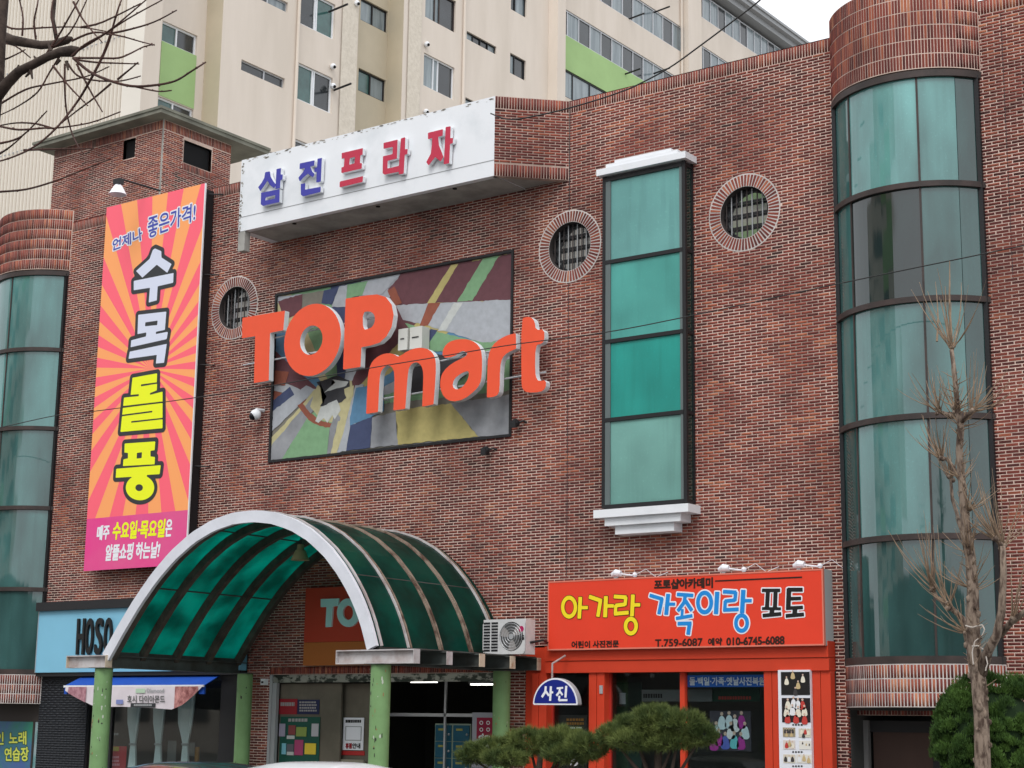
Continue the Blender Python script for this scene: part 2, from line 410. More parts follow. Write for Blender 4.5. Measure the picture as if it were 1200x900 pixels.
def P2(pts, Y, smooth=0):
    q = [at(a, b, y=Y)[[0, 2]] for a, b in pts]
    return chaikin(q, smooth) if smooth else q
def zoomed(pts, ox, oy, s): return [(ox+a/s, oy+b/s) for a, b in pts]
def ell(cx, cy, a, b, sh=0, n=40): return [(cx+a*math.cos(2*PI*k/n), cy+b*math.sin(2*PI*k/n)+sh*a*math.cos(2*PI*k/n)) for k in range(n)]

def font_edges(body):
    c = bpy.data.curves.new('t', 'FONT'); c.body = body; c.resolution_u = 3
    o = bpy.data.objects.new('t', c); C.objects.link(o); bpy.context.view_layer.update()
    m = bpy.data.meshes.new_from_object(o.evaluated_get(bpy.context.evaluated_depsgraph_get()))
    cnt = {}
    for p in m.polygons:
        for k in p.edge_keys: cnt[k] = cnt.get(k, 0)+1
    co = np.array([v.co[:2] for v in m.vertices]); ed = [k for k, n_ in cnt.items() if n_ == 1]
    bpy.data.objects.remove(o); bpy.data.curves.remove(c); bpy.data.meshes.remove(m)
    lo, hi = co.min(0), co.max(0); co = (co-lo)/(hi-lo)
    return co, np.array(ed)
def text(body, quad, Y, name, m, parent, bold=.004, h=None, thick=0, mside=None, label=None):
    """quad: TL, TR, BR, BL pixels of the word's box on the wall plane"""
    co, ed = font_edges(body); q = [at(a, b, y=Y)[[0, 2]] for a, b in quad]
    u = co[:, :1]; v = co[:, 1:]
    W = (q[3]*(1-u)+q[2]*u)*(1-v)+(q[0]*(1-u)+q[1]*u)*v
    if h is None: h = max(.006, min(.02, (q[0][1]-q[3][1])/26))
    return raised([('e', W[ed[:, 0]], W[ed[:, 1]])], h, bold, Y, thick, name, [m, mside or m], parent, label)

# ------------------------------------------------------------------ bricks
BL, BH, JT = .1940, .0380, .0150        # brick face and joint; course .0525, module .2105
def tile_rects(u0, u1, v0, v1, holes):
    us = sorted({u0, u1, *[min(max(h[i], u0), u1) for h in holes for i in (0, 1)]}); vs_ = sorted({v0, v1, *[min(max(h[i], v0), v1) for h in holes for i in (2, 3)]})
    out = []
    for a, b in zip(us[:-1], us[1:]):
        for c, d in zip(vs_[:-1], vs_[1:]):
            mu_, mv = (a+b)/2, (c+d)/2
            if b-a < 1e-6 or d-c < 1e-6: continue
            if not any(h[0] < mu_ < h[1] and h[2] < mv < h[3] for h in holes): out.append((a, b, c, d))
    return out
def brick_list(u0, u1, v0, v1, rects=(), circles=(), soldiers=()):
    """(ua, ub, va, vb) of every brick face; running bond, cut at openings"""
    out = []; k0 = math.floor(v0/.0525)
    k = k0
    while k*.0525 < v1:
        va = k*.0525; vb = va+BH; k += 1
        if va < v0-1e-6 or vb > v1+1e-6: continue
        vc = (va+vb)/2; cuts = [(r[0], r[1]) for r in rects if r[2] < vb and r[3] > va]
        for (cx, cz, rr) in circles:
            if abs(vc-cz) < rr: hw = math.sqrt(rr*rr-(vc-cz)**2); cuts.append((cx-hw, cx+hw))
        spans = [(u0, u1)]
        for a, b in cuts:
            ns = []
            for s0, s1 in spans:
                if b <= s0 or a >= s1: ns.append((s0, s1)); continue
                if a > s0: ns.append((s0, a))
                if b < s1: ns.append((b, s1))
            spans = ns
        sh = (k % 2)*.10525
        for s0, s1 in spans:
            i = math.floor((s0-sh)/.2105)
            while True:
                a = sh+i*.2105; b = a+BL; i += 1
                if a >= s1: break
                a2, b2 = max(a, s0), min(b, s1)
                if b2-a2 > .03: out.append((a2, b2, va, vb))
    return out
def soldier_list(u0, u1, v0, hgt=.23, pitch=.0525, w=.0385):
    n = max(1, round((u1-u0)/pitch)); p = (u1-u0)/n
    return [(u0+i*p+(p-w)/2, u0+i*p+(p+w)/2, v0, v0+hgt) for i in range(n)]
def bricks(name, lst, Mp, parent, mtl=None, proud=.0035, kind='stuff'):
    n = len(lst)
    if n == 0: return None
    V = np.zeros((n, 8, 3)); jt = rng.normal(0, .0012, (n, 2)); dd = proud+rng.normal(0, .0008, n)
    for i, (a, b, c, d) in enumerate(lst):
        ja, jc = jt[i]
        V[i] = [Mp(a+ja, c+jc, -.004), Mp(b+ja, c+jc, -.004), Mp(b+ja, d+jc, -.004), Mp(a+ja, d+jc, -.004),
                Mp(a+ja, c+jc, dd[i]), Mp(b+ja, c+jc, dd[i]), Mp(b+ja, d+jc, dd[i]), Mp(a+ja, d+jc, dd[i])]
    base = np.array([(4, 5, 6, 7), (0, 1, 5, 4), (1, 2, 6, 5), (2, 3, 7, 6), (3, 0, 4, 7)])
    Fq = (np.arange(n)[:, None, None]*8+base[None]).reshape(-1, 4)
    me = bpy.data.meshes.new(name); me.vertices.add(n*8); me.vertices.foreach_set('co', V.reshape(-1))
    me.loops.add(len(Fq)*4); me.loops.foreach_set('vertex_index', Fq.reshape(-1).astype(np.int32))
    me.polygons.add(len(Fq)); me.polygons.foreach_set('loop_start', (np.arange(len(Fq))*4).astype(np.int32))
    me.materials.append(mtl or M_BRICK)
    at_ = me.attributes.new('tint', 'FLOAT', 'FACE'); at_.data.foreach_set('value', np.repeat(rng.random(n), 5).astype(np.float32))
    me.update(calc_edges=True); me.validate()
    o = link(name, me, parent)
    if kind: o['kind'] = kind
    return o
_bm = {}
def single_brick_mesh(w_, h_, pr=.0035, mtl=None):
    k = (round(w_, 3), round(h_, 3), (mtl or M_BRICK1).name)
    if k not in _bm:
        b = MB().box(-w_/2, w_/2, -pr, .004, -h_/2, h_/2); me = mesh('brick', b.v, b.f, mtl or M_BRICK1); _bm[k] = me
    return _bm[k]
# ================================================================== setting
gm = MB().quad((-1500, -1500, -.02), (1500, -1500, -.02), (1500, 1500, -.02), (-1500, 1500, -.02))
gm.build('ground', M_PAVE, kind='structure')
MB().box(-150, 150, -24, -6.6, -.016, -.012).build('road', M_ASPH, kind='structure')
MB().box(-150, 150, -6.4, 1.5, -.018, .12).build('pavement', M_PAVE, kind='structure')
MB().box(-150, 150, -6.6, -6.4, -.018, .13).build('kerb', M_CONC, kind='structure')
mk = MB()
for i in range(-20, 20): mk.box(i*6, i*6+3, -15.4, -15.25, -.012, -.008)
mk.box(-150, 150, -7.2, -7.05, -.012, -.008)
mk.build('road_marking', M_WHITE, kind='structure')

# ================================================================== shopping building
BX0, BX1, ZT = -40.0, -4.0, 13.68
RB, LB, RAD, CY = -10.385, -32.49, 1.49, .83           # round bays
AM = math.acos(CY/RAD)
bld = thing('shopping_building', 'red brick shopping building with round green glass bays', 'building', (-20, 0, 0))
RW = [(-16.99, 10.84), (-13.36, 10.87), (-25.66, 10.85)]
RO, RI = .675, .465
MUR = (-24.42, -18.29, 7.44, 10.93)
open_rects = [(LB-1.24, LB+1.24, 0, 13.44), (RB-1.24, RB+1.24, 0, 13.44), (-31.25, -24.80, 0, 4.60), (-24.17, -18.25, 0, 3.25),
              (-17.80, -11.85, 0, 3.55), MUR, (-11.62, -9.15, 0, 2.49)]
fac = lambda u, v, d: (u, -d, v)
# mortar face with openings
mo = MB(); hr = [r for r in open_rects] + [(x-.8, x+.8, z-.8, z+.8) for x, z in RW]
for a, b, c, d in tile_rects(BX0, BX1, .0, ZT, hr): mo.quad((a, 0, c), (b, 0, c), (b, 0, d), (a, 0, d))
for x, z in RW:                                         # round openings
    n = 48; ci = [(x+RO*math.cos(2*PI*k/n), z+RO*math.sin(2*PI*k/n)) for k in range(n)]
    sq = []
    for k in range(n):
        c, s = math.cos(2*PI*k/n), math.sin(2*PI*k/n); q = .8/max(abs(c), abs(s)); sq.append((x+q*c, z+q*s))
    for k in range(n):
        j = (k+1) % n; mo.quad((ci[k][0], 0, ci[k][1]), (sq[k][0], 0, sq[k][1]), (sq[j][0], 0, sq[j][1]), (ci[j][0], 0, ci[j][1]))
wall = mo.build('wall', M_MORTAR, bld)
# body behind the face: roof slab, parapet back, side walls
bb = MB(); bb.box(BX0, BX1, .35, .6, 12.9, ZT-.02); bb.box(BX0, BX1, .0, .35, ZT-.02, ZT)
bb.box(BX0, BX1, .35, 14, 12.7, 12.9); bb.box(BX0, BX0+.3, .02, 14, 0, ZT-.03); bb.box(BX1-.3, BX1, .02, 14, 0, ZT-.03); bb.box(BX0, BX1, 13.7, 14, 0, ZT-.03)
bb.build('roof', M_CONC, bld)
# facing bricks
lst = brick_list(-36.0, -6.0, .0, 13.43, open_rects, [(x, z, RO+.01) for x, z in RW])
sol = soldier_list(-36, -6, 13.44, .23)
sol = [s for s in sol if not (LB-1.25 < s[0] < LB+1.24 or RB-1.25 < s[0] < RB+1.24)]
sol += soldier_list(-24.2, -18.2, 3.145, .0) if False else []
def vis_key(r): return -(r[0]+r[1])/2 if (r[1] < -8.4) else 99
near = [r for r in lst if -9.13 < r[0] and r[1] < -8.3 and 3.0 < r[2] < 12.0 and abs(r[1]-r[0]-BL) < 1e-6]
near.sort(key=lambda r: (abs(r[2]-7.5)))
near = near[:300]; ns = set(near)
lst = [r for r in lst if r not in ns]
bricks('bricks', lst+sol, fac, wall)
for r in near:
    link('brick', single_brick_mesh(BL, BH), wall, ((r[0]+r[1])/2+random.gauss(0, .001), random.gauss(0, .0012), (r[2]+r[3])/2))
# raised brick course over the entrance and the recess: soldier rows
es = soldier_list(-24.17, -18.25, 3.095, .14)
M1 = lambda u, v, d: (u, .02-d, v)
MB().box(-24.17, -18.25, .021, .10, 3.085, 3.25).build('entrance_lintel', M_MORTAR, bld)
bricks('lintel_bricks', es, M1, wall, proud=.012)
M2 = lambda u, v, d: (u, .25-d, v)
MB().box(-11.62, -9.15, .251, .6, 2.38, 2.62).build('recess_lintel', M_MORTAR, bld)
bricks('recess_lintel_bricks', soldier_list(-11.62, -9.15, 2.385, .20), M2, wall, proud=.01)
# vertical expansion joints / stained seams
MB().box(-8.718, -8.712, -.005, 0, 9, ZT-.3).build('expansion_joint', M_INKB, wall)

# ---- round windows
def ring_window(x, z):
    rw = MB()
    n = 56
    def ann(r0, r1, y0, y1):
        for k in range(n):
            a, b = 2*PI*k/n, 2*PI*(k+1)/n; q = lambda r, t, y: (x+r*math.cos(t), y, z+r*math.sin(t))
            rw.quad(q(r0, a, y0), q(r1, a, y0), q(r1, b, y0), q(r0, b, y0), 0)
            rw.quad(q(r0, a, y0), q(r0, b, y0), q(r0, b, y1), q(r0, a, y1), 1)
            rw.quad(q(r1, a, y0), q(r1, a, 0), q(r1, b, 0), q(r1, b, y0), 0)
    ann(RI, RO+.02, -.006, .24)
    w_ = rw.build('round_window', [M_MORTARW, mat('reveal_shaded', (.06, .05, .048), .8)], bld)  # recess shading painted into the dark brown of the inner reveal
    nb = 62; me_key = 'ringbrick'
    if me_key not in _bm:
        b = MB(); r0, r1 = RI+.008, RO-.005; hw0, hw1 = r0*PI/nb*.58, r1*PI/nb*.60
        v = [(r0, -.012, -hw0), (r1, -.012, -hw1), (r1, -.012, hw1), (r0, -.012, hw0)]
        b.prism(v, (0, .03, 0)); _bm[me_key] = mesh('ring_brick', b.v, b.f, M_BRICK1)
    for k in range(nb):
        o = link('brick', _bm[me_key], w_, (x, random.gauss(0, .001), z)); o.rotation_euler = (0, -2*PI*k/nb, 0)
    # recessed dark steel frame, glass, grille
    fr = MB(); q = lambda r, t, y: (x+r*math.cos(t), y, z+r*math.sin(t))
    for k in range(n):
        a, b = 2*PI*k/n, 2*PI*(k+1)/n
        fr.quad(q(RI-.05, a, .15), q(RI, a, .15), q(RI, b, .15), q(RI-.05, b, .15)); fr.quad(q(RI-.05, a, .15), q(RI-.05, b, .15), q(RI-.05, b, .24), q(RI-.05, a, .24))
    fr.build('window_frame', M_BLACK, w_)
    gl = MB().poly([q(RI, 2*PI*k/n, .20) for k in range(n)]); gl.build('pane', M_RGLASS, w_)
    for k in range(-4, 5):
        dx = k*.1; hh = math.sqrt(max(RI**2-dx*dx, .001))-.015
        MB().tube([(x+dx, .10, z-hh), (x+dx, .10, z+hh)], .011, 6).build('bar', M_GREY if k % 2 else M_BRONZE, w_)
    for dz in (-.22, 0, .22):
        hh = math.sqrt(RI**2-dz*dz)-.01
        MB().box(x-hh, x+hh, .115, .14, z+dz-.02, z+dz+.02).build('bar', M_BLACK, w_)
M_RGLASS = mat('round_window_glass', (.02, .022, .025), .05, spec=1.0, metal=.35)
M_RGLASS.node_tree.nodes['Principled BSDF'].inputs['Base Color'].default_value = (.45, .47, .48, 1)
M_RGLASS.node_tree.nodes['Principled BSDF'].inputs['Metallic'].default_value = .9
for x, z in RW: ring_window(x, z)

# ---- round glass bays
def arc(cx, r, a): return (cx+r*math.sin(a), CY-r*math.cos(a))
def curved(mb, cx, r0, r1, a0, a1, z0, z1, n, m=0, ends=True):
    for k in range(n):
        a, b = a0+(a1-a0)*k/n, a0+(a1-a0)*(k+1)/n
        o0, o1, i0, i1 = arc(cx, r1, a), arc(cx, r1, b), arc(cx, r0, a), arc(cx, r0, b)
        mb.quad((*o0, z0), (*o1, z0), (*o1, z1), (*o0, z1), m)
        mb.quad((*i0, z0), (*o0, z0), (*o0, z1), (*i0, z1), m) if (k == 0 and ends) else None
        mb.quad((*o1, z0), (*i1, z0), (*i1, z1), (*o1, z1), m) if (k == n-1 and ends) else None
        mb.quad((*i0, z0), (*i1, z0), (*o1, z0), (*o0, z0), m); mb.quad((*o0, z1), (*o1, z1), (*i1, z1), (*i0, z1), m)
        if r0 > .2: mb.quad((*i1, z0), (*i0, z0), (*i0, z1), (*i1, z1), m)
def bay(cx, mulls, seed, single_top):
    tones = [[.9, 1.75, 1.6, .55], [.8, .10, .80, .40], [.8, .95, 1.0, .45], [.8, 1.1, .65, .4], [.7, .5, .6, .4]] if seed == 1 else [[1, 1.0, 1.15, 1], [1, 1.2, 1.3, 1], [1, .9, .8, 1], [1, .8, .85, 1], [1, .55, .6, 1]]  # per-pane tones: painted reflections and what stands behind the glass
    b = MB(); rr = RAD+.055
    curved(b, cx, RAD-.25, rr, -AM-.03, AM+.03, 12.50, 13.97, 40)
    by = b.build('glass_bay', M_MORTAR, bld)
    Mp = lambda u, v, d: (*arc(cx, rr+d, u/rr), v)
    b2 = MB(); curved(b2, cx, RAD-.25, rr, -AM-.03, AM+.03, 2.49, 3.13, 40); b2.build('lower_band', M_MORTARW, by)
    top = []; bot = []
    for k in range(6): top += soldier_list(-rr*AM-.02, rr*AM+.02, 12.515+k*.2435, .226, pitch=.0500, w=.0385)
    for k in range(3): bot += soldier_list(-rr*AM-.02, rr*AM+.02, 2.503+k*.209, .192, pitch=.0540, w=.034)
    if single_top:
        top.sort(key=lambda s: abs(s[0]+s[1]+.3)); first = top[:300]; rest = top[300:]
        for s in first:
            u = (s[0]+s[1])/2; p_ = arc(cx, rr, u/rr)
            o = link('brick', single_brick_mesh(.0385, .226), by, (p_[0], p_[1], (s[2]+s[3])/2)); o.rotation_euler = (0, 0, u/rr)
        bricks('bricks', rest+bot, Mp, by)
    else: bricks('bricks', top+bot, Mp, by)
    rows = [12.42, 10.585, 8.725, 6.88, 5.03, 3.19]
    for i, z in enumerate(rows):
        rim = MB(); h_ = .045 if 0 < i < 5 else .055
        curved(rim, cx, RAD-.08, RAD+.06, -AM-.02, AM+.02, z-h_, z+h_, 40); rim.build('rim', M_BRONZE, by)
    for i in range(5):
        z0, z1 = rows[i+1]+.04, rows[i]-.04; cuts = [-AM]+mulls+([R(41)] if cx > -20 else [])+[AM]  # extra cut on the right bay: darker sliver paints the brick wall's reflection
        for a, c in zip(cuts[:-1], cuts[1:]):
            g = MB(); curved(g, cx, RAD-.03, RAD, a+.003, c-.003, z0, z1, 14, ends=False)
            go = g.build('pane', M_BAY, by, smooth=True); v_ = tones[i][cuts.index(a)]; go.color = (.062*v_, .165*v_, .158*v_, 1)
        for a in mulls:
            m_ = MB(); curved(m_, cx, RAD-.04, RAD+.018, a-.011, a+.011, z0, z1, 1); m_.build('mullion', M_BRONZE, by)
    for a in (-AM, AM):
        p_ = arc(cx, RAD, a); MB().box(p_[0]-.035, p_[0]+.035, -.07, .02, 3.13, 12.42).build('edge_frame', M_BLACK, by)
    inn = MB(); curved(inn, cx, .1, RAD-.3, -AM, AM, 2.49, 13.9, 12); inn.build('interior_core', M_WOOD, by)
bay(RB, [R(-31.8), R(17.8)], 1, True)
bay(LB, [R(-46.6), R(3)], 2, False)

# under the right bay: recess with grey panel and brown door
rc = MB(); rc.box(-11.62, -9.15, 1.2, 1.25, 0, 2.5).box(-11.66, -11.62, .0, 1.2, 0, 2.5).box(-9.15, -9.11, 0, 1.2, 0, 2.5).box(-11.62, -9.15, .0, 1.2, 2.45, 2.49)
rcs = rc.build('recess', mat('recess_grey', (.060, .062, .060), .8, noise=.3, scale=2), bld)
pq = [at(a, 900, y=.55)[0] for a in (989, 1015, 1021, 1024, 1094)]
MB().box(pq[0]-.2, pq[1], .50, .55, .12, 2.30).build('side_panel', mat('panel_grey', (.11, .115, .11), .6, noise=.2, scale=1), rcs)
MB().box(pq[1], pq[2], .46, .56, .12, 2.30).build('door_post', mat('post_grey', (.17, .17, .17), .5), rcs)
dr = MB().box(pq[3], pq[4], .56, .60, .12, 2.12).build('door', mat('door_brown', (.065, .036, .028), .5, noise=.2, scale=2, stretch=(1, 1, .2)), rcs)
MB().box(pq[2], pq[4]+.08, .54, .60, 2.12, 2.30).box(pq[4], pq[4]+.12, .54, .60, .12, 2.12).build('door_frame', M_BLACK, rcs)

# ---- square glass bay between the round windows
mb_ = MB(); X0, X1, YF = -16.08, -14.36, -.30
mb_.box(X0, X0+.06, YF, 0, 5.88, 11.92).box(X1-.06, X1, YF, YF+.06, 5.88, 11.92).box(X1-.05, X1, -.05, -.0, 5.88, 11.92)
for z in (5.90, 7.435, 8.85, 10.31, 11.86): mb_.box(X0+.06, X1-.06, YF-.005, YF+.06, z-.035, z+.035).box(X1-.045, X1-.005, YF+.06, -.05, z-.03, z+.03)
sb = mb_.build('square_bay', M_BLACK, bld)
zz = [5.935, 7.40, 8.815, 10.275, 11.825]
for i in range(4):
    z0, z1 = zz[i]+(.07 if i else 0), zz[i+1]
    go = MB().box(X0+.065, X1-.065, YF+.03, YF+.04, z0+.002, z1-.002).build('pane', M_MIDG, sb); go.color = [(.17, .37, .33, 1), (.022, .30, .255, 1), (.085, .36, .32, 1), (.15, .37, .355, 1)][i]
    MB().box(X1-.03, X1-.02, YF+.062, -.052, z0+.002, z1-.002).build('side_pane', mat('side_pane_dark', (.012, .035, .03), .1, spec=.7), sb)
    MB().box(X0+.065, X0+.17, YF+.005, YF+.03, z0, z1).build('pane_bead', mat('bead_grey', (.12, .15, .15), .5), sb); MB().box(X1-.12, X1-.07, YF+.005, YF+.03, z0, z1).build('pane_bead', MATS['bead_grey'], sb)
def moulding(nm, steps):
    m_ = MB()
    for ins, dp, z0, z1 in steps: m_.box(X0-.09+ins, X1+.09-ins, -dp, -.001, z0, z1)
    m_.build(nm, M_WHITE, sb)
moulding('cap_moulding', [(.02, .40, 11.93, 12.05), (.20, .36, 12.05, 12.125), (.36, .32, 12.125, 12.19)])
moulding('sill_moulding', [(.0, .42, 5.70, 5.84), (.19, .35, 5.56, 5.70), (.36, .28, 5.41, 5.56)])

# ---- white fascia box with brick wings
FX0, FX1, FY, FZ0 = -24.63, -18.02, -1.0, 12.12
fa = MB(); fa.box(FX0, FX1, FY, FY+.12, FZ0, ZT); fa.box(FX0, FX1, FY+.12, -.004, FZ0, FZ0+.12); fa.box(FX0, FX0+.12, FY+.12, 0, FZ0+.12, ZT)
fas = fa.build('fascia', M_FASC if 'M_FASC' in globals() else M_WHITE, bld)
MB().box(FX0, FX0+.19, FY+.005, FY+.16, FZ0-.42, FZ0-.001).build('bracket', M_CONC, fas)
MB().box(FX0+.2, FX1, FY+.13, -.02, FZ0-.006, FZ0-.001).build('soffit', M_CONC, fas)
MB().box(FX0+.02, FX1, FY-.006, FY, FZ0+.30, FZ0+.312).build('trim_line', M_GREY, fas)
for px_ in (345, 443, 533):
    p_ = at(px_, {345: 262, 443: 242, 533: 221}[px_], z=FZ0-.01); MB().cyl(p_[0], p_[1], FZ0-.02, FZ0-.006, .045, n=12).build('downlight_hole', M_DARK, fas)
# chipped paint marks
sp = MB()
for i in range(70):
    u = random.uniform(FX0+.05, FX1-.05); z = ZT-abs(random.gauss(0, .035))-.01; s = random.uniform(.01, .035)
    pts = [(u+s*random.uniform(.6, 1.2)*math.cos(t)*1.8, FY-.004, z+s*.5*math.sin(t)) for t in (0, 1.2, 2.4, 3.6, 5)]
    sp.poly(pts)
for i in range(40):
    z = random.uniform(FZ0, ZT); s = random.uniform(.01, .03); u = FX0+abs(random.gauss(0, .03))+.02
    sp.poly([(u+s*math.cos(t), FY-.004, z+s*math.sin(t)) for t in (0, 1.2, 2.4, 3.6, 5)])
sp.build('chipped_paint', mat('chipped_grey', (.35, .33, .30), .9), fas, kind='stuff')
c45 = math.sqrt(.5)
def wing(x0, y0, dirx, nm):
    Lw = math.hypot(1.0, 1.0); nrm = (c45*dirx, -c45)
    Mw = lambda u, v, d: (x0+dirx*u*c45+nrm[0]*d, y0+u*c45+nrm[1]*d, v)
    wv = [Mw(0, FZ0, 0), Mw(Lw, FZ0, 0), Mw(Lw, ZT, 0), Mw(0, ZT, 0)]
    wm = MB().prism(wv, (-nrm[0]*.12, -nrm[1]*.12, 0)); wp = wm.build(nm, M_MORTAR, bld)
    bl = brick_list(0, Lw-.01, FZ0+.24, 13.43)+soldier_list(.0, Lw-.01, 13.445, .225)+soldier_list(0, Lw-.01, FZ0+.005, .225)
    bricks('bricks', bl, Mw, wp)
    # filler under the parapet so the box is closed above
    return wp
wing(FX1+.001, FY, 1, 'brick_wing')
MB().poly([(FX1, FY+.12, FZ0+.02), (FX1+.99, -.005, FZ0+.02), (FX1, -.005, FZ0+.02)]).build('wing_soffit', M_CONC, bld)
MB().poly([(FX1, FY+.12, ZT-.01), (FX1, -.0, ZT-.01), (FX1+.99, -.0, ZT-.01)]).box(FX0+.12, FX1, FY+.12, 0, ZT-.02, ZT-.005).build('fascia_roof', M_CONC, bld)
MB().box(FX1+1.005, FX1+1.02, -.006, 0, 11.53, ZT).build('expansion_joint', M_INKB, wall); MB().box(FX1+1.007, FX1+1.017, -.006, 0, 4.75, 10.15).build('expansion_joint', M_INKB, wall)

# ---- mural panel set into the wall
mur = MB(); mur.box(MUR[0], MUR[1], .02, .06, MUR[2], MUR[3])
ms = thing('mural', 'faded mosaic mural of coloured stripes behind the orange store letters', 'mural', (MUR[0], 0, MUR[2]))
mbase = mur.build('backing', mat('mural_grey', (.33, .34, .36), .85, noise=.3, scale=2, bump=.2), ms)
fr = MB(); a, b, c, d = MUR
fr.box(a-.03, b+.03, -.03, .02, c-.05, c).box(a-.03, b+.03, -.03, .02, d, d+.05).box(a-.03, a+.02, -.03, .02, c, d).box(b-.02, b+.03, -.03, .02, c, d)
fr.build('frame', M_BLACK, ms)
E1 = lambda pts: zoomed(pts, 300, 225, 4); A1 = lambda pts: zoomed(pts, 300, 290, 3.461); B1 = lambda pts: zoomed(pts, 460, 290, 3.46)
def mm(nm, c): return mat('mural_'+nm, tuple(v*1.15 for v in c), .85, noise=.14, scale=7, bump=.15)
K = dict(maroon=mm('maroon', (.13, .055, .065)), lgrey=mm('pale_grey', (.37, .39, .42)), yel=mm('yellow', (.43, .37, .15)), rust=mm('rust', (.26, .085, .055)),
         green=mm('green', (.19, .34, .19)), white=mm('white', (.50, .52, .50)), navy=mm('navy', (.055, .07, .14)), olive=mm('olive', (.19, .18, .15)),
         grey=mm('grey', (.16, .15, .145)), blue=mm('blue', (.10, .22, .35)), dk=mm('charcoal', (.045, .045, .05)), lyel=mm('pale_yellow', (.47, .43, .24)))
rays = []
for nm_, a0_, a1_ in (('green', 8, 22), ('lgrey', 22, 34), ('blue', 34, 44), ('yel', 44, 57), ('maroon', 57, 72), ('lgrey', 72, 83), ('navy', 83, 93), ('green', 93, 107), ('lyel', 107, 117), ('blue', 117, 129), ('maroon', 129, 147), ('lgrey', 147, 160), ('rust', 160, 172)):
    t0, t1 = math.radians(a0_), math.radians(a1_)
    rays.append((nm_, [(398, 478), (398+320*math.cos(t0), 478-230*math.sin(t0)), (398+320*math.cos(t1), 478-230*math.sin(t1))]))
mural = [('olive', E1([(60, 500), (700, 380), (1200, 280), (1200, 1100), (60, 1300)]))]+rays+[
 ('maroon', E1([(620, 455), (680, 392), (1200, 288), (1200, 507), (670, 527)])), ('lgrey', E1([(655, 530), (1200, 505), (1200, 670), (1080, 712), (800, 625), (690, 600)])),
 ('yel', E1([(915, 342), (950, 336), (840, 522), (803, 522)])), ('rust', E1([(808, 522), (866, 520), (806, 626), (768, 626)])),
 ('green', E1([(1065, 313), (1142, 298), (1015, 510), (943, 515)])), ('white', E1([(930, 520), (972, 517), (890, 650), (853, 652)])),
 ('green', E1([(700, 615), (850, 655), (1060, 705), (1200, 700), (1200, 760), (800, 745)])), ('navy', E1([(820, 642), (852, 648), (800, 728), (775, 728)])),
 ('lgrey', E1([(102, 492), (225, 478), (215, 560), (102, 520)])), ('maroon', E1([(105, 512), (222, 478), (215, 560), (158, 590), (120, 560)])),
 ('olive', E1([(220, 478), (322, 462), (310, 522), (215, 550)])), ('navy', E1([(320, 462), (392, 443), (355, 530), (308, 522)])),
 ('lgrey', E1([(392, 443), (432, 433), (425, 540), (355, 540)])), ('green', E1([(430, 433), (527, 418), (500, 485), (425, 500)])),
 ('lgrey', E1([(527, 418), (678, 388), (590, 482), (500, 485)])), ('rust', E1([(618, 462), (650, 443), (686, 520), (652, 535)])),
 ('rust', A1([(75, 500), (135, 505), (120, 560), (75, 560)])), ('navy', A1([(66, 625), (140, 565), (158, 600), (66, 668)])),
 ('lgrey', A1([(66, 668), (205, 560), (245, 575), (68, 745)])), ('lyel', A1([(64, 808), (66, 770), (180, 650), (240, 575), (270, 590), (195, 675)])),
 ('green', A1([(104, 862), (205, 695), (250, 655), (330, 715), (292, 838)])), ('grey', A1([(60, 866), (66, 800), (240, 598), (280, 598), (205, 700), (104, 862)])),
 ('lyel', A1([(222, 645), (250, 560), (390, 540), (405, 690), (330, 712), (265, 700)])), ('rust', A1([(170, 640), (190, 632), (222, 672), (270, 705), (325, 715), (380, 702), (455, 672), (462, 690), (385, 722), (325, 735), (262, 725), (215, 700)])),
 ('grey', A1([(290, 838), (300, 740), (325, 660), (345, 690), (318, 833)])), ('lyel', A1([(305, 836), (335, 705), (372, 700), (338, 832)])),
 ('lgrey', A1([(330, 832), (360, 740), (405, 560), (440, 555), (385, 822)])), ('blue', A1([(383, 690), (408, 570), (520, 550), (520, 665), (383, 725)])),
 ('navy', A1([(368, 826), (385, 722), (478, 686), (465, 812)])), ('grey', A1([(466, 812), (474, 690), (600, 660), (600, 800)])),
 ('yel', B1([(24, 800), (15, 660), (240, 632), (350, 768)])), ('grey', B1([(238, 632), (478, 596), (478, 760), (350, 768)])),
 ('dk', B1([(60, 440), (300, 430), (300, 520), (240, 560), (60, 600)])), 
 ('dk', A1([(248, 548), (330, 520), (382, 540), (385, 600), (350, 628), (300, 645), (262, 645), (290, 605)])),
 ('white', A1([(243, 705), (265, 648), (330, 618), (346, 660), (322, 698), (312, 680), (292, 712), (278, 692), (256, 712)])),
 ('white', A1([(278, 590), (325, 548), (312, 536), (352, 542), (378, 545), (368, 562), (330, 572)])),
 ('lyel', A1([(360, 575), (400, 560), (398, 600), (372, 625)]))]
a, b, c, d = MUR
def clip(pts):
    def cl(ps, f, inter):
        out = []
        for i in range(len(ps)):
            p, q = ps[i], ps[(i+1) % len(ps)]
            if f(p): out.append(p)
            if f(p) != f(q): out.append(inter(p, q))
        return out
    def ix(v): return lambda p, q: (v, p[1]+(q[1]-p[1])*(v-p[0])/(q[0]-p[0]))
    def iz(v): return lambda p, q: (p[0]+(q[0]-p[0])*(v-p[1])/(q[1]-p[1]), v)
    pts = cl(pts, lambda p: p[0] > a+.01, ix(a+.01)); pts = cl(pts, lambda p: p[0] < b-.01, ix(b-.01))
    pts = cl(pts, lambda p: p[1] > c+.005, iz(c+.005)); return cl(pts, lambda p: p[1] < d-.005, iz(d-.005))
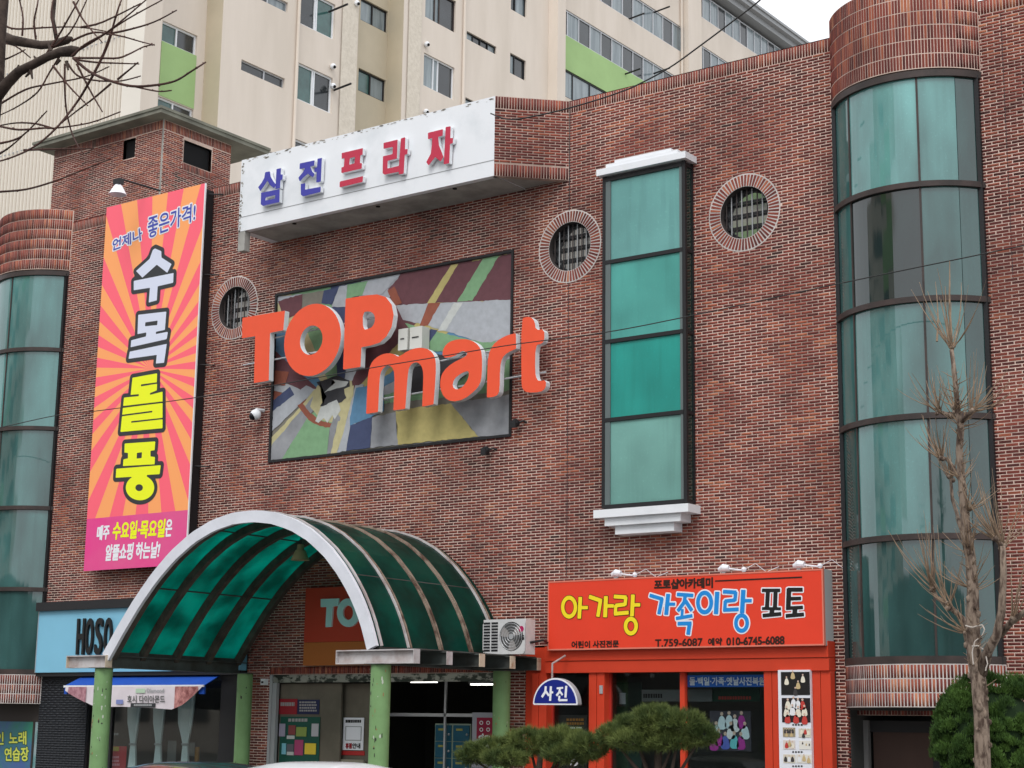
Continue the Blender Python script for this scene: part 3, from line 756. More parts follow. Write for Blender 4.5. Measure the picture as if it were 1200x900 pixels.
for i, (nm, px_) in enumerate(mural):
    yy = .0185-i*.0004
    pts = clip([tuple(at(u, v, y=.02)[[0, 2]]) for u, v in px_])
    if len(pts) < 3: continue
    if i > 0:                                             # rough mosaic edges
        q = []
        for k in range(len(pts)):
            p0, p1 = np.array(pts[k]), np.array(pts[(k+1) % len(pts)]); nseg = max(1, int(np.linalg.norm(p1-p0)/.07))
            for j in range(nseg):
                v = p0+(p1-p0)*j/nseg
                if j: v = v+rng.normal(0, .006, 2)
                q.append((min(max(v[0], a+.005), b-.005), min(max(v[1], c+.003), d-.003)))
        pts = q
    area = sum(pts[k][0]*pts[(k+1) % len(pts)][1]-pts[(k+1) % len(pts)][0]*pts[k][1] for k in range(len(pts)))
    if area < 0: pts = pts[::-1]
    bmx = bmesh.new(); vs_ = [bmx.verts.new((p[0], yy, p[1])) for p in pts]; f_ = bmx.faces.new(vs_)
    bmesh.ops.triangulate(bmx, faces=[f_]); me = bpy.data.meshes.new('stripe'); bmx.to_mesh(me); bmx.free(); me.materials.append(K[nm])
    link('stripe', me, ms)

# ---- stair tower on the roof
TX, TY0, TY1, TXL, TZ = -31.62, 3.0, 5.40, -35.90, 17.27
HW = (TY0+.73, TY0+1.71, 16.32, 16.93)                  # window in the right face
tl = lambda u, v, d: (u, TY0-d, v); tr = lambda u, v, d: (TX+d, u, v)
t1 = MB()
hl = (-33.11, -32.65, 16.45, 16.98)
for a_, b_, c_, d_ in tile_rects(TXL, TX, 12.6, TZ, [hl]): t1.quad((a_, TY0, c_), (b_, TY0, c_), (b_, TY0, d_), (a_, TY0, d_))
for a_, b_, c_, d_ in tile_rects(TY0, TY1, 12.6, TZ, [HW]): t1.quad((TX, a_, c_), (TX, b_, c_), (TX, b_, d_), (TX, a_, d_))
t1.quad((TXL, TY0, 12.6), (TXL, TY0, TZ), (TXL, TY1, TZ), (TXL, TY1, 12.6)); t1.quad((TXL, TY1, 12.6), (TXL, TY1, TZ), (TX, TY1, TZ), (TX, TY1, 12.6))
tw = t1.build('stair_tower', M_MORTAR, bld)
bricks('bricks', brick_list(TXL, TX-.01, 12.6, TZ-.26, [hl])+soldier_list(TXL, TX-.01, TZ-.245, .225), tl, tw)
bricks('side_bricks', brick_list(TY0+.01, TY1, 12.6, TZ-.26, [(HW[0]-.03, HW[1]+.03, HW[2]-.21, HW[3]+.04)])+soldier_list(TY0+.01, TY1, TZ-.245, .225)+soldier_list(HW[0]-.03, HW[1]+.03, HW[2]-.2, .18), tr, tw)
MB().box(hl[0], hl[1], TY0+.1, TY0+.12, hl[2], hl[3]).build('opening', M_DARK, tw); MB().box(TX-.12, TX-.10, HW[0], HW[1], HW[2], HW[3]).build('opening', M_DARK, tw)
MB().box(TX-.02, TX+.012, TY0-.012, TY0+.02, 12.7, TZ).build('corner_trim', M_CONC, tw)
rf = MB().box(TXL-.40, TX+.33, TY0-.40, TY1+1.1, TZ, TZ+.10).box(TXL-.43, TX+.36, TY0-.43, TY1+1.13, TZ+.10, TZ+.17); rf.build('roof', M_EAVE, tw)

# ================================================================== apartment block behind
AX, AY, AZ = -45.4, 14.04, 44.5
apt = thing('apartment_building', 'tall beige apartment block with lime green panels behind the brick building', 'building', (AX, AY, 0))
D9 = .9
def aw(name, x, y0, y1, z0, z1, holes, m, parent):
    mbx = MB()
    for a_, b_, c_, d_ in tile_rects(y0, y1, z0, z1, holes): mbx.quad((x, a_, c_), (x, b_, c_), (x, b_, d_), (x, a_, d_))
    for h_ in holes:
        a_, b_, c_, d_ = h_
        if b_ < y0 or a_ > y1 or d_ < z0 or c_ > z1: continue
        g = x-.16
        mbx.quad((x, a_, c_), (x, a_, d_), (g, a_, d_), (g, a_, c_)); mbx.quad((x, b_, d_), (x, b_, c_), (g, b_, c_), (g, b_, d_))
        mbx.quad((x, a_, d_), (x, b_, d_), (g, b_, d_), (g, a_, d_)); mbx.quad((x, b_, c_), (x, a_, c_), (g, a_, c_), (g, b_, c_))
    return mbx.build(name, m, parent)
def awin(x, y0, y1, z0, z1, cuts, glass, fm, parent, fw=.06):
    f = MB(); g = x-.12
    f.box(g-.05, g+.03, y0, y1, z0, z0+fw).box(g-.05, g+.03, y0, y1, z1-fw, z1).box(g-.05, g+.03, y0, y0+fw, z0+fw, z1-fw).box(g-.05, g+.03, y1-fw, y1, z0+fw, z1-fw)
    for c_ in cuts[1:-1]: f.box(g-.05, g+.035, y0+(y1-y0)*c_-fw*.5, y0+(y1-y0)*c_+fw*.5, z0+fw, z1-fw)
    o = f.build('window', fm, parent)
    for k in range(len(cuts)-1):
        a_, b_ = y0+(y1-y0)*cuts[k], y0+(y1-y0)*cuts[k+1]
        MB().quad((g-.02, a_, z0), (g-.02, b_, z0), (g-.02, b_, z1), (g-.02, a_, z1)).build('pane', glass[k % len(glass)], o)
ks = range(-3, 6); FH = 3.25
H1 = []; H2 = []; Hr = []; H0 = []
for k in ks:
    H1 += [(18.97, 21.40, 27.06+FH*k, 27.50+FH*k), (22.15, 24.22, 26.88+FH*k, 28.45+FH*k)]
    H2 += [(30.13, 32.34, 30.07+FH*(k-1), 31.62+FH*(k-1)), (33.19, 35.50, 33.34+FH*(k-2), 33.74+FH*(k-2)), (36.61, 37.9, 32.81+FH*(k-2), 33.84+FH*(k-2))]
def s9(y): return (y+25)*(45.4+D9)/45.4-25
def z9(z): return 2.1+(z-2.1)*(45.4+D9)/45.4
for k in ks:
    Hr.append((s9(25.80), s9(27.58), z9(28.43)+FH*k, z9(29.45)+FH*k)); H0.append((s9(14.87), s9(16.62), z9(26.83)+3.02*k, z9(27.64)+3.02*k))
W = apt
aw('pier', AX, AY, 14.84, 8, AZ, [], M_BEIGE, W)
aw('recessed_wall', AX-D9, 14.84, 17.87, 8, AZ, H0, M_BEIGE, W)
aw('wall', AX, 17.87, 24.62, 8, AZ, H1, M_BEIGE, W); aw('rough_panel', AX+.05, 24.63, 25.60, 8, AZ, [], M_BEIGE2, W); aw('pier', AX, 24.62, 25.69, 8, AZ, [], M_BEIGE, W)
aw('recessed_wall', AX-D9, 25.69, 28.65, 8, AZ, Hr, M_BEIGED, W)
aw('wall', AX, 28.65, 39.4, 8, AZ, H2, M_BEIGE, W); aw('rough_panel', AX+.05, 28.95, 29.85, 8, AZ, [], M_BEIGE2, W)
ret = MB()
for y_ in (17.87, 28.65): ret.quad((AX-D9, y_, 8), (AX, y_, 8), (AX, y_, AZ), (AX-D9, y_, AZ))
for y_ in (14.84, 25.69): ret.quad((AX-D9, y_, 8), (AX, y_, 8), (AX, y_, AZ), (AX-D9, y_, AZ))
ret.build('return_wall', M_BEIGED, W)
MB().box(AX-2, AX+.55, 39.8, 40.5, 8, AZ).box(AX-2, AX+.35, 53.0, 54.5, 8, AZ).box(AX-2, AX+.0, 39.4, 39.8, 8, AZ).build('pier', M_BEIGE, W)
for k in ks:
    gb = [M_GLASSD, M_GLASST] if k % 2 else [M_GLASST, M_GLASSD]
    h_ = H1[(k+3)*2]; awin(AX, *h_, [0, .55, 1], [M_GLASSD, M_GLASSB] if k % 2 else [M_GLASSD, M_GLASSD], M_ALU, W, .05)
    h_ = H1[(k+3)*2+1]; awin(AX, *h_, [0, .45, .5, 1], [M_GLASST, M_ALU, M_GLASSD] if k % 2 == 0 else [M_GLASSD, M_ALU, M_GLASST], M_WHITE, W, .07)
    h_ = H2[(k+3)*3]; awin(AX, *h_, [0, .35, .5, 1], [M_GLASSB, M_GLASSB, M_GLASSD], M_WHITE if k % 2 else M_BRONZE, W, .06)
    h_ = H2[(k+3)*3+1]; awin(AX, *h_, [0, .25, .5, .75, 1], [M_GLASSB, M_GLASSD, M_GLASSD, M_GLASSB], M_BLACK, W, .04)
    h_ = H2[(k+3)*3+2]; awin(AX, *h_, [0, .35, 1], [M_GLASSD, M_GLASSB] if k % 2 else [M_GLASSB, M_GLASSD], M_BLACK, W, .06)
    awin(AX-D9, *Hr[k+3], [0, .48, 1], [M_GLASSB if k == 1 else M_GLASST, M_GLASSB], M_BLACK, W, .07)
    awin(AX-D9, *H0[k+3], [0, .45, 1], [M_GLASST, M_GLASSD], M_WHITE, W, .07)
z_ = z9(26.83); MB().box(AX-D9, AX-D9+.02, s9(14.87), s9(16.62), z_-3.02+.86, z_).build('green_panel', M_GREENP, W)
# balcony strips of glazing
def strip(y0, y1, x, zb, zt, n, parent):
    f = MB(); f.box(x-.06, x+.05, y0, y1, zb, zb+.06).box(x-.06, x+.05, y0, y1, zt-.08, zt)
    for i in range(n+1): f.box(x-.05, x+.05, y0+(y1-y0)*i/n-.03, y0+(y1-y0)*i/n+.03, zb+.06, zt-.08)
    o = f.build('window', M_ALU if zb > 36 else M_BLACK, parent)
    for i in range(n):
        a_, b_ = y0+(y1-y0)*i/n, y0+(y1-y0)*(i+1)/n
        MB().quad((x, a_, zb), (x, b_, zb), (x, b_, zt), (x, a_, zt)).build('pane', random.choice([M_GLASSB, M_GLASSB, M_GLASSD] if i > 2 else [M_GLASSD, M_GLASSB]), o)
BXX = AX-.12
zb = [23.4, 26.65, 29.9, 33.12, 36.41, 39.43, 42.65]; zt = [25.0, 28.2, 31.4, 34.60, 37.80, 40.95, 44.1]
for i in range(7):
    strip(40.5, 53.0, BXX, zb[i], zt[i], 12 if i != 3 else 8, W)
    lo = zt[i-1] if i else 8
    MB().box(BXX-.3, BXX+.10, 40.5, 53.0, lo, zb[i]).build('balcony_wall', M_GREENP if i in (4,) else M_BEIGE, W)
zb2 = [29.45, 32.7, 35.93, 39.16, 42.39]; zt2 = [30.95, 34.2, 37.43, 40.66, 43.9]
for i in range(5):
    strip(54.5, 76, BXX, zb2[i], zt2[i], 24, W)
    MB().box(BXX-.3, BXX+.10, 54.5, 76, zt2[i-1] if i else 8, zb2[i]).build('balcony_wall', M_BEIGE, W)
MB().box(AX-14, AX+.75, 53.6, 77, AZ, AZ+.25).box(AX-14, AX+.45, AY, 77, AZ-.35, AZ).box(AX-14, AX+.85, 53.6, 77, AZ+.25, AZ+.40).build('roof', M_GREY, W)
MB().box(AX-14, AX-D9-.2, 14.3, 76, 8, AZ-.4).box(AX-14, AX-D9-.2, 14.06, 14.3, 0, 8).box(AX-14, AX-.02, 14.3, 76, 0, 8).build('core', M_BEIGE, W)
for y_ in (21.97, 32.9, 52.7): MB().tube([(AX+.09, y_, 8), (AX+.09, y_, AZ)], .065, 8).build('drain_pipe', M_BEIGE, W)
for a_, b_ in ((390, 78), (390, 52+49), (500, 52), (499, 131), (118+300, 4)):
    p_ = at(a_, b_, x=AX+.1); MB().ball((AX+.12, p_[1], p_[2]), .13, 0, 10).ball((AX+.22, p_[1]-.02, p_[2]-.05), .07, 1, 8).build('vent_cap', [M_WHITE, M_DARK], W)
for a_, b_ in ((388, 8), (392, 101), (740, 18), (735, 83), (770, 10), (770, 82)):
    p_ = at(a_, b_, x=AX+.3); MB().tube([(AX-.1, p_[1]+.3, p_[2]-.02), (AX+.9, p_[1]+.35, p_[2]+.1)], .045, 6).build('drying_pole', M_BLACK, W)
# gable end with ribbed siding
gb = MB(); xs = [at(px_, 100, y=AY)[0] for px_ in (143, 168)]; xa = xs[0]
gb.box(xa, AX-.001, AY, AY+.1, 8, AZ); gb.box(AX-16, xa, AY+.04, AY+.1, 8, AZ)
ge = gb.build('gable_wall', M_SIDING, W)
rb = MB(); x_ = xa-.1
while x_ > AX-14: rb.box(x_-.045, x_+.045, AY+.005, AY+.041, 8, AZ); x_ -= .21
rb.build('siding_ribs', mat('siding_rib', (.62, .56, .48), .7), ge, kind='stuff')
dd_ = MB()
for zz_ in (30.9, 27.0, 23.6):
    x_ = xa-.3
    while x_ > AX-14: dd_.box(x_-.10, x_+.0, AY-.004, AY+.004, zz_, zz_+.05); x_ -= .25
dd_.build('siding_seams', M_GREY, ge, kind='stuff')
# ================================================================== orange store letters
sg = thing('store_letter_sign', 'large orange raised letters spelling TOP mart across the mural', 'sign', (-21, -.4, 9))
YL, TL = -.46, .13
def lett(name, outer, holes=(), sm=0, smh=2, Y=YL, th=TL, mats=None, parent=None, h=.018, square=((429, 485), (443, 482.8), (475, 479), (461, 481), (508, 473.8), (494.7, 476.6), (570.5, 466), (604.5, 390.5), (605, 408.5))):
    if sm and square: outer = [q for p in outer for q in ([p]*5 if p in square else [p])]
    pr = [('p', P2(outer, Y, sm))]+[('-', P2(o, Y, smh)) for o in holes]
    return raised(pr, h, 0, Y, th, name, mats, parent)
LM = [M_LETTER, M_WHITE]
E4 = lambda pts: zoomed(pts, 300, 225, 4)
lett('letter', [(284, 372.5), (334, 364), (332, 387), (316.5, 390), (315, 446), (297.5, 449), (299, 394), (283.5, 396.5)], mats=LM, parent=sg)
lett('letter', ell(366.2, 398.3, 33.3, 42, -.18), [ell(364.8, 398.6, 13.2, 17, -.18)], 0, 0, mats=LM, parent=sg)
lett('letter', [(405, 350), (430, 346), (442, 345), (452, 348), (459, 357), (461.3, 369), (459, 383), (453, 394), (445, 401.5), (434, 405), (423.5, 407), (422.5, 430), (402, 433)],
     [[(425, 366), (433, 364.5), (438.5, 368), (439.7, 375), (437, 382.5), (432, 385.5), (425.5, 386.5)]], 0, 1, mats=LM, parent=sg)
lett('letter', [(429, 485), (430, 462), (431, 440), (434, 427), (440, 419.5), (448, 415), (455, 413.8), (462, 415), (466, 418), (470, 416.5), (478, 411), (489, 407.3), (499, 408), (506, 412), (510, 419), (511, 430), (510, 450), (508, 473.8), (494.7, 476.6), (495.6, 455), (496.2, 437), (494, 428.5), (489.5, 424.5), (484, 425), (479.5, 430), (477.8, 440), (475, 479), (461, 481), (461.9, 458), (462.3, 438), (460, 430.5), (455, 427.8), (449.5, 430.5), (445.8, 437), (444.8, 446), (443, 482.8)], sm=1, mats=LM, parent=sg)
lett('letter', [(519, 419), (518.5, 411), (523, 403), (531, 398.5), (544, 397), (553, 399), (561, 404.5), (565, 414), (564.8, 440), (562.5, 450), (557, 457.5), (544, 468), (529.5, 471), (520, 465.5), (515.8, 455), (516, 444), (519.5, 435), (529, 426), (544, 418.5), (548, 415.5), (546.5, 412.3), (541, 411), (534, 416.8), (527, 419)],
     [[(549.8, 434), (549, 443.5), (542.5, 453.5), (535, 457), (530, 453), (532, 444), (541, 437)]], 1, 1, mats=LM, parent=sg)
lett('letter', [(570.5, 466), (571, 440), (571.8, 417), (577, 404.5), (586, 397), (595, 392.5), (604.5, 390.5), (605, 408.5), (595, 413), (588.5, 419), (586, 430), (585.5, 458), (583, 463), (579, 465)], sm=1, mats=LM, parent=sg)
lett('letter', [(611, 373.5), (617, 371.3), (622, 371.5), (626.5, 376), (628, 387), (637.8, 385.5), (638, 399.5), (634, 403), (627.5, 404.5), (627, 436), (629, 444.5), (632, 446.5), (640, 445.2), (639.5, 455), (633.5, 459.5), (618, 460.3), (612, 456), (610.8, 446)], sm=1, mats=LM, parent=sg)
rl = MB()
for (a, b), (c, d) in (((285, 428), (430, 402)), ((322, 396), (440, 372)), ((432, 470), (640, 436)), ((470, 432), (625, 402))):
    p, q = at(a, b, y=-.30), at(c, d, y=-.30); rl.tube([p, q], .018, 6)
for a, b in ((300, 425), (360, 414), (420, 404), (445, 467), (540, 452), (620, 440), (560, 415)):
    p = at(a, b, y=-.30); rl.tube([p, (p[0], -.01, p[2])], .014, 6)
rl.build('mounting_rail', M_ALU, sg)
for k, (a, b) in enumerate((((467, 386), (479, 409)), ((480.5, 384), (496, 407)))):
    p, q = at(*a, y=-.25), at(*b, y=-.25)
    t = thing('meter_box', ['pale metal control box left of its twin above the letter m', 'pale metal control box right of its twin above the letter m'][k], 'control box', (p[0], -.25, q[2]), 'control boxes above the m')
    MB().box(p[0], q[0]-.04, -.25, -.0195, q[2], p[2]).build('case', mat('box_cream', (.60, .60, .56), .6), t)
    MB().box(p[0]+.06, q[0]-.12, -.262, -.251, (p[2]+q[2])/2, (p[2]+q[2])/2+.02).build('latch', M_BLACK, t)

# ================================================================== rooftop letters on the white fascia
fs = thing('fascia_letter_sign', 'blue and red raised Korean letters on the white rooftop fascia', 'sign', (-21, -1.1, 12.5))
YF2, TF = -1.11, .085
S4 = lambda p: zoomed(p, 290, 140, 8); S5 = lambda p: zoomed(p, 430, 130, 8)
def multi(name, polys, holes, cm, Y=YF2, th=TF, parent=None, h=.016, sm=0):
    return raised([('p', P2(p, Y, sm)) for p in polys]+[('-', P2(p, Y)) for p in holes], h, 0, Y, th, name, [cm, M_WHITE], parent)
multi('letter', [S4([(165, 495), (210, 485), (218, 535), (240, 575), (268, 612), (250, 645), (215, 618), (187, 575), (155, 625), (120, 672), (100, 635), (135, 590), (158, 545)]),
  S4([(272, 465), (315, 455), (312, 517), (331, 512), (329, 565), (310, 568), (306, 643), (262, 652)]), S4([(128, 687), (303, 652), (300, 775), (200, 797), (145, 811), (124, 795)])],
  [S4([(172, 730), (262, 709), (258, 740), (167, 760)])], M_BLUE, parent=fs)
multi('letter', [S4([(490, 412), (630, 382), (625, 432), (590, 441), (605, 485), (630, 512), (615, 545), (567, 508), (530, 540), (490, 582), (477, 545), (520, 495), (540, 455), (488, 466)]),
  S4([(657, 368), (698, 360), (688, 583), (645, 592), (648, 490), (628, 494), (628, 455), (652, 450)]), S4([(500, 605), (543, 597), (540, 658), (688, 630), (685, 680), (520, 721), (500, 705)])], [], M_BLUE, parent=fs)
multi('letter', [S4([(883, 315), (1082, 268), (1080, 330), (1060, 335), (1054, 410), (1073, 407), (1072, 460), (880, 503), (880, 450), (903, 444), (910, 362), (883, 368)]), S4([(865, 582), (1084, 530), (1080, 585), (863, 637)])],
  [S4([(960, 362), (1008, 350), (1003, 412), (955, 424)])], M_RED, parent=fs)
multi('letter', [S5([(155, 300), (288, 268), (281, 447), (195, 467), (192, 540), (300, 515), (318, 258), (360, 245), (357, 360), (382, 355), (380, 405), (355, 411), (345, 588), (298, 595), (300, 570), (165, 597), (147, 585), (150, 425), (240, 405), (243, 337), (155, 355)])], [], M_RED, parent=fs)
multi('letter', [S5([(572, 205), (712, 170), (710, 232), (668, 243), (675, 320), (718, 430), (690, 475), (640, 432), (578, 512), (556, 480), (598, 400), (608, 320), (612, 255), (572, 266)]), S5([(738, 150), (785, 143), (782, 255), (808, 252), (805, 303), (780, 308), (772, 490), (720, 500)])], [], M_RED, parent=fs)

# ================================================================== long banner
bt = thing('vertical_banner', 'tall pink and orange sunburst banner with big black outlined Korean letters', 'banner', (-28, -.4, 5.3))
YB = -.36
bA, bB, bC, bD = [at(*p, y=YB) for p in ((125, 245), (240, 213), (217, 662), (98, 669))]
bx0, bx1, bz0, bz1 = (bA[0]+bD[0])/2, (bB[0]+bC[0])/2, (bC[2]+bD[2])/2, (bA[2]+bB[2])/2
cc = at(176, 432, y=YB)
zs = at(160, 603, y=YB)[2]
MB().box(bx0, bx1, YB, YB+.03, zs, bz1).build('sheet', ray_banner(cc[0], cc[2]), bt)
MB().box(bx0, bx1, YB, YB+.03, bz0, zs).build('lower_sheet', M_MAG, bt)
fr = MB(); fr.box(bx1+.004, bx1+.03, YB-.004, YB+.03, bz0, bz1); fr.build('edge', M_WHITE, bt)
fr = MB(); fr.box(bx1-.10, bx1-.03, YB+.04, -.05, bz0+.1, bz1-.1).box(bx0+.02, bx0+.07, YB+.04, -.05, bz0+.1, bz1-.1)
for z in (bz0+.2, bz0+2.1, bz0+4.3, bz0+6.3, bz1-.2): fr.box(bx0+.1, bx1-.12, YB+.05, YB+.09, z-.02, z+.02); fr.tube([(bx1-.05, -.2, z), (bx1+.22, -.012, z)], .015, 6)
fr.build('frame', M_BLACK, bt)
B1z = lambda p: zoomed(p, 110, 230, 4.736); B2z = lambda p: zoomed(p, 110, 410, 4.736)
g1 = [('수', [B1z([(328, 298), (340, 290), (375, 305), (376, 340), (432, 376), (408, 425), (350, 380), (270, 452), (235, 415), (310, 348)]), B1z([(222, 470), (443, 426), (441, 480), (355, 500), (350, 578), (305, 590), (312, 508), (222, 522)])], [], 'w'),
 ('목', [B1z([(247, 658), (403, 640), (395, 742), (345, 752), (345, 765), (412, 752), (405, 793), (205, 838), (208, 800), (290, 778), (292, 756), (243, 765)]), B2z([(200, 10), (405, -33), (398, 20), (390, 72), (345, 76), (350, 28), (193, 50)])], [B1z([(287, 700), (355, 690), (352, 715), (284, 722)])], 'w'),
 ('돌', [B2z([(215, 155), (352, 130), (350, 180), (262, 192), (262, 203), (352, 188), (350, 225), (312, 240), (312, 250), (382, 232), (382, 435), (148, 456), (168, 265), (250, 257), (250, 246), (205, 250)])],
   [B2z([(160, 312), (382, 286), (382, 295), (160, 322)]), B2z([(150, 361), (325, 338), (325, 347), (150, 370)]), B2z([(208, 396), (395, 376), (395, 384), (208, 405)])], 'y'),
 ('풍', [B2z([(172, 520), (342, 508), (338, 557), (315, 560), (315, 592), (340, 595), (338, 635), (162, 645), (165, 608), (190, 602), (190, 572), (170, 570)]), B2z([(125, 660), (372, 640), (366, 690), (295, 694), (295, 715), (225, 718), (222, 704), (122, 710)]), B2z(ell(257, 765, 79, 70))],
   [B2z(ell(252, 765, 21, 19)), B2z([(240, 572), (268, 568), (266, 600), (238, 604)])], 'y')]
for nm, polys, holes, cl in g1:
    pr = [('p', P2(p, YB-.004)) for p in polys]+[('-', P2(p, YB-.004)) for p in holes]
    pr0 = [('p', P2(p, YB-.004)) for p in polys]
    ok = raised(pr0+([('p', P2(B1z([(340, 300), (420, 440), (240, 440)]), YB-.004))] if nm == '수' else []), .022, .092, YB-.004, 0, 'letter_outline', [M_INKB], bt)
    raised(pr, .018, 0, YB-.008, 0, 'letter', [M_LILAC if cl == 'w' else M_YELB], bt)
def t2(body, quad, cm, oc, bold, ob, Y, parent, nm='lettering', h=None):
    if oc: text(body, quad, Y, nm+'_outline', oc, parent, bold+ob, h)
    return text(body, quad, Y-.005, nm, cm, parent, bold, h)
t2('언제나', B1z([(108, 240), (262, 175), (270, 240), (98, 305)]), mat('banner_blue', (.06, .08, .42), .5), M_WHT, .006, .03, YB-.004, bt, h=.012)
t2('좋은가격!', B1z([(300, 118), (565, 35), (560, 135), (300, 235)]), MATS['banner_blue'], M_WHT, .006, .03, YB-.004, bt, h=.012)
L3 = lambda p: zoomed(p, 95, 590, 8.571)
text('매주', L3([(170, 228), (290, 215), (275, 355), (155, 370)]), YB-.004, 'lettering', M_WHT, bt, .012, .01)
text('수요일·목요일', L3([(330, 190), (850, 160), (830, 335), (315, 360)]), YB-.004, 'lettering', M_YELB, bt, .014, .01)
text('은', L3([(858, 165), (920, 162), (905, 325), (845, 330)]), YB-.004, 'lettering', M_WHT, bt, .012, .01)
text('알뜰쇼핑', L3([(258, 420), (530, 395), (510, 560), (240, 575)]), YB-.004, 'lettering', M_WHT, bt, .012, .01)
text('하는날!', L3([(560, 395), (800, 385), (775, 545), (545, 555)]), YB-.004, 'lettering', M_WHT, bt, .012, .01)

# lamps over the banner, cameras, floodlights
def arm_lamp(name, label, px_, tip, base_px, group=None):
    p = at(*px_, y=tip); b = at(*base_px, y=-.05)
    t = thing(name, label, 'lamp', (p[0], tip, p[2]), group)
    MB().tube([(p[0], tip, p[2]+.26), (p[0]+.02, tip, p[2]+.33), (b[0], -.0, b[2])], .022, 8).build('arm', M_BLACK, t)
    MB().box(p[0]-.09, p[0]+.09, tip-.08, tip+.08, p[2]+.19, p[2]+.31).build('holder', M_BLACK, t)
    m = MB(); n = 20; rs = [(.06, .20), (.10, .14), (.15, .05), (.20, -.04), (.19, -.045)]
    for i in range(len(rs)-1):
        for k in range(n):
            a, c = 2*PI*k/n, 2*PI*(k+1)/n; (r0, z0), (r1, z1) = rs[i], rs[i+1]
            m.quad((p[0]+r0*math.cos(a), tip+r0*math.sin(a), p[2]+z0), (p[0]+r1*math.cos(a), tip+r1*math.sin(a), p[2]+z1), (p[0]+r1*math.cos(c), tip+r1*math.sin(c), p[2]+z1), (p[0]+r0*math.cos(c), tip+r0*math.sin(c), p[2]+z0))
    m.build('lamp_shade', M_WHT, t, smooth=True); return t
arm_lamp('banner_lamp', 'white cone lamp on a black arm above the tall banner', (138, 226), -1.1, (186, 223))
p = at(300, 486, y=-.22)
t = thing('security_camera', 'white dome camera on the brick wall left of the mural', 'camera', (p[0], -.22, p[2]))
MB().tube([(p[0], -.22, p[2]+.10), (p[0], .0, p[2]+.12)], .04, 8).build('bracket', M_WHITE, t)
m = MB().ball((p[0]-.01, -.22, p[2]), .115, 0, 16); m.build('housing', M_WHITE, t, smooth=True)
MB().ball((p[0]-.035, -.27, p[2]-.035), .085, 0, 14).build('lens_dome', mat('camera_black', (.01, .01, .012), .15), t, smooth=True)
def flood(px_, label):
    p = at(*px_, y=-.14); t = thing('floodlight', label, 'floodlight', (p[0], -.14, p[2]))
    MB().ball((p[0], -.14, p[2]), .085, 0, 12).box(p[0]-.06, p[0]+.06, -.22, -.17, p[2]-.09, p[2]+.04).build('lamp_head', M_BLACK, t)
    MB().tube([(p[0], -.12, p[2]), (p[0]+.10, -.04, p[2]+.05), (p[0]+.16, .0, p[2]+.02)], .02, 6).build('bracket', M_BLACK, t)
flood((569, 528), 'small black floodlight on the bricks under the mural'); flood((604, 496), 'small black floodlight right of the mural lower corner')

# ================================================================== green barrel canopy
cn = thing('entrance_canopy', 'green barrel vault canopy on round green posts over the store entrance', 'canopy', (-21.6, -1.9, 0))
YA, YE = -3.6, -.12; ZS = 3.34
arch_px = [(122, 767), (139, 733), (160, 700), (178, 672), (200, 645), (225, 622), (250, 607), (275, 599), (300, 597), (322, 599), (345, 606), (368, 619), (390, 640), (407, 665), (420, 690), (430, 712), (436, 732), (441, 757)]
prof = [at(a, b, y=YA)[[0, 2]] for a, b in arch_px]
for _ in range(2): prof = [prof[0]]+[(prof[i-1]+2*prof[i]+prof[i+1])/4 for i in range(1, len(prof)-1)]+[prof[-1]]
prof = np.array(prof)
s_ = np.r_[0, np.cumsum(np.hypot(*np.diff(prof, axis=0).T))]; ss = np.linspace(0, s_[-1], 45)
prof = np.stack([np.interp(ss, s_, prof[:, 0]), np.interp(ss, s_, prof[:, 1])], 1)
tn = np.gradient(prof, axis=0); tn /= np.linalg.norm(tn, axis=1)[:, None]; nm_ = np.stack([tn[:, 1], -tn[:, 0]], 1)   # inward
def rib(name, m, y0, y1, o0, o1, i0=0, i1=None):
    """band following the vault profile between insets o0..o1"""
    a = prof+nm_*o0; b = prof+nm_*o1; a = a[i0:i1]; b = b[i0:i1]; mb = MB(); n = len(a)
    for k in range(n-1):
        A0, A1_, B0, B1_ = a[k], a[k+1], b[k], b[k+1]
        mb.quad((A0[0], y0, A0[1]), (B0[0], y0, B0[1]), (B1_[0], y0, B1_[1]), (A1_[0], y0, A1_[1]))
        mb.quad((A0[0], y1, A0[1]), (A1_[0], y1, A1_[1]), (B1_[0], y1, B1_[1]), (B0[0], y1, B0[1]))
        mb.quad((A0[0], y0, A0[1]), (A1_[0], y0, A1_[1]), (A1_[0], y1, A1_[1]), (A0[0], y1, A0[1]))
        mb.quad((B0[0], y0, B0[1]), (B0[0], y1, B0[1]), (B1_[0], y1, B1_[1]), (B1_[0], y0, B1_[1]))
    return mb.build(name, m, cn)
rib('front_arch', mat('arch_white', (.72, .74, .80), .5, noise=.12, scale=2), YA-.03, YA+.04, -.02, .19)
rib('arch_liner', M_RIB, YA+.041, YA+.20, .02, .16)
ribY = [-2.75, -1.90, -1.05, -.22]
for i, y_ in enumerate(ribY):
    rib('rib', M_RIB, y_-.055, y_+.055, .012, .15)
    rib('cover_strip', [M_STEELW, M_RUST, M_RUST, M_STEELW][i], y_-.055, y_-.02, -.035, -.002)
    rib('cover_strip', M_RUST, y_+.02, y_+.05, -.03, -.002)
rib('cover_strip', M_STEELW, YA+.10, YA+.14, -.035, -.002)
ys = [YA+.05]+ribY
cutk = [0, 8, 17, 28, 37, 44]
for y0, y1 in zip(ys[:-1], ys[1:]):
    for a_, b_ in zip(cutk[:-1], cutk[1:]):
        rib('roof_sheet', M_VAULT, y0+.0, y1-.0, .0015, .006, a_, b_+1)
rib('roof_sheet', M_VAULT, ribY[-1], YE+.10, .0015, .006)
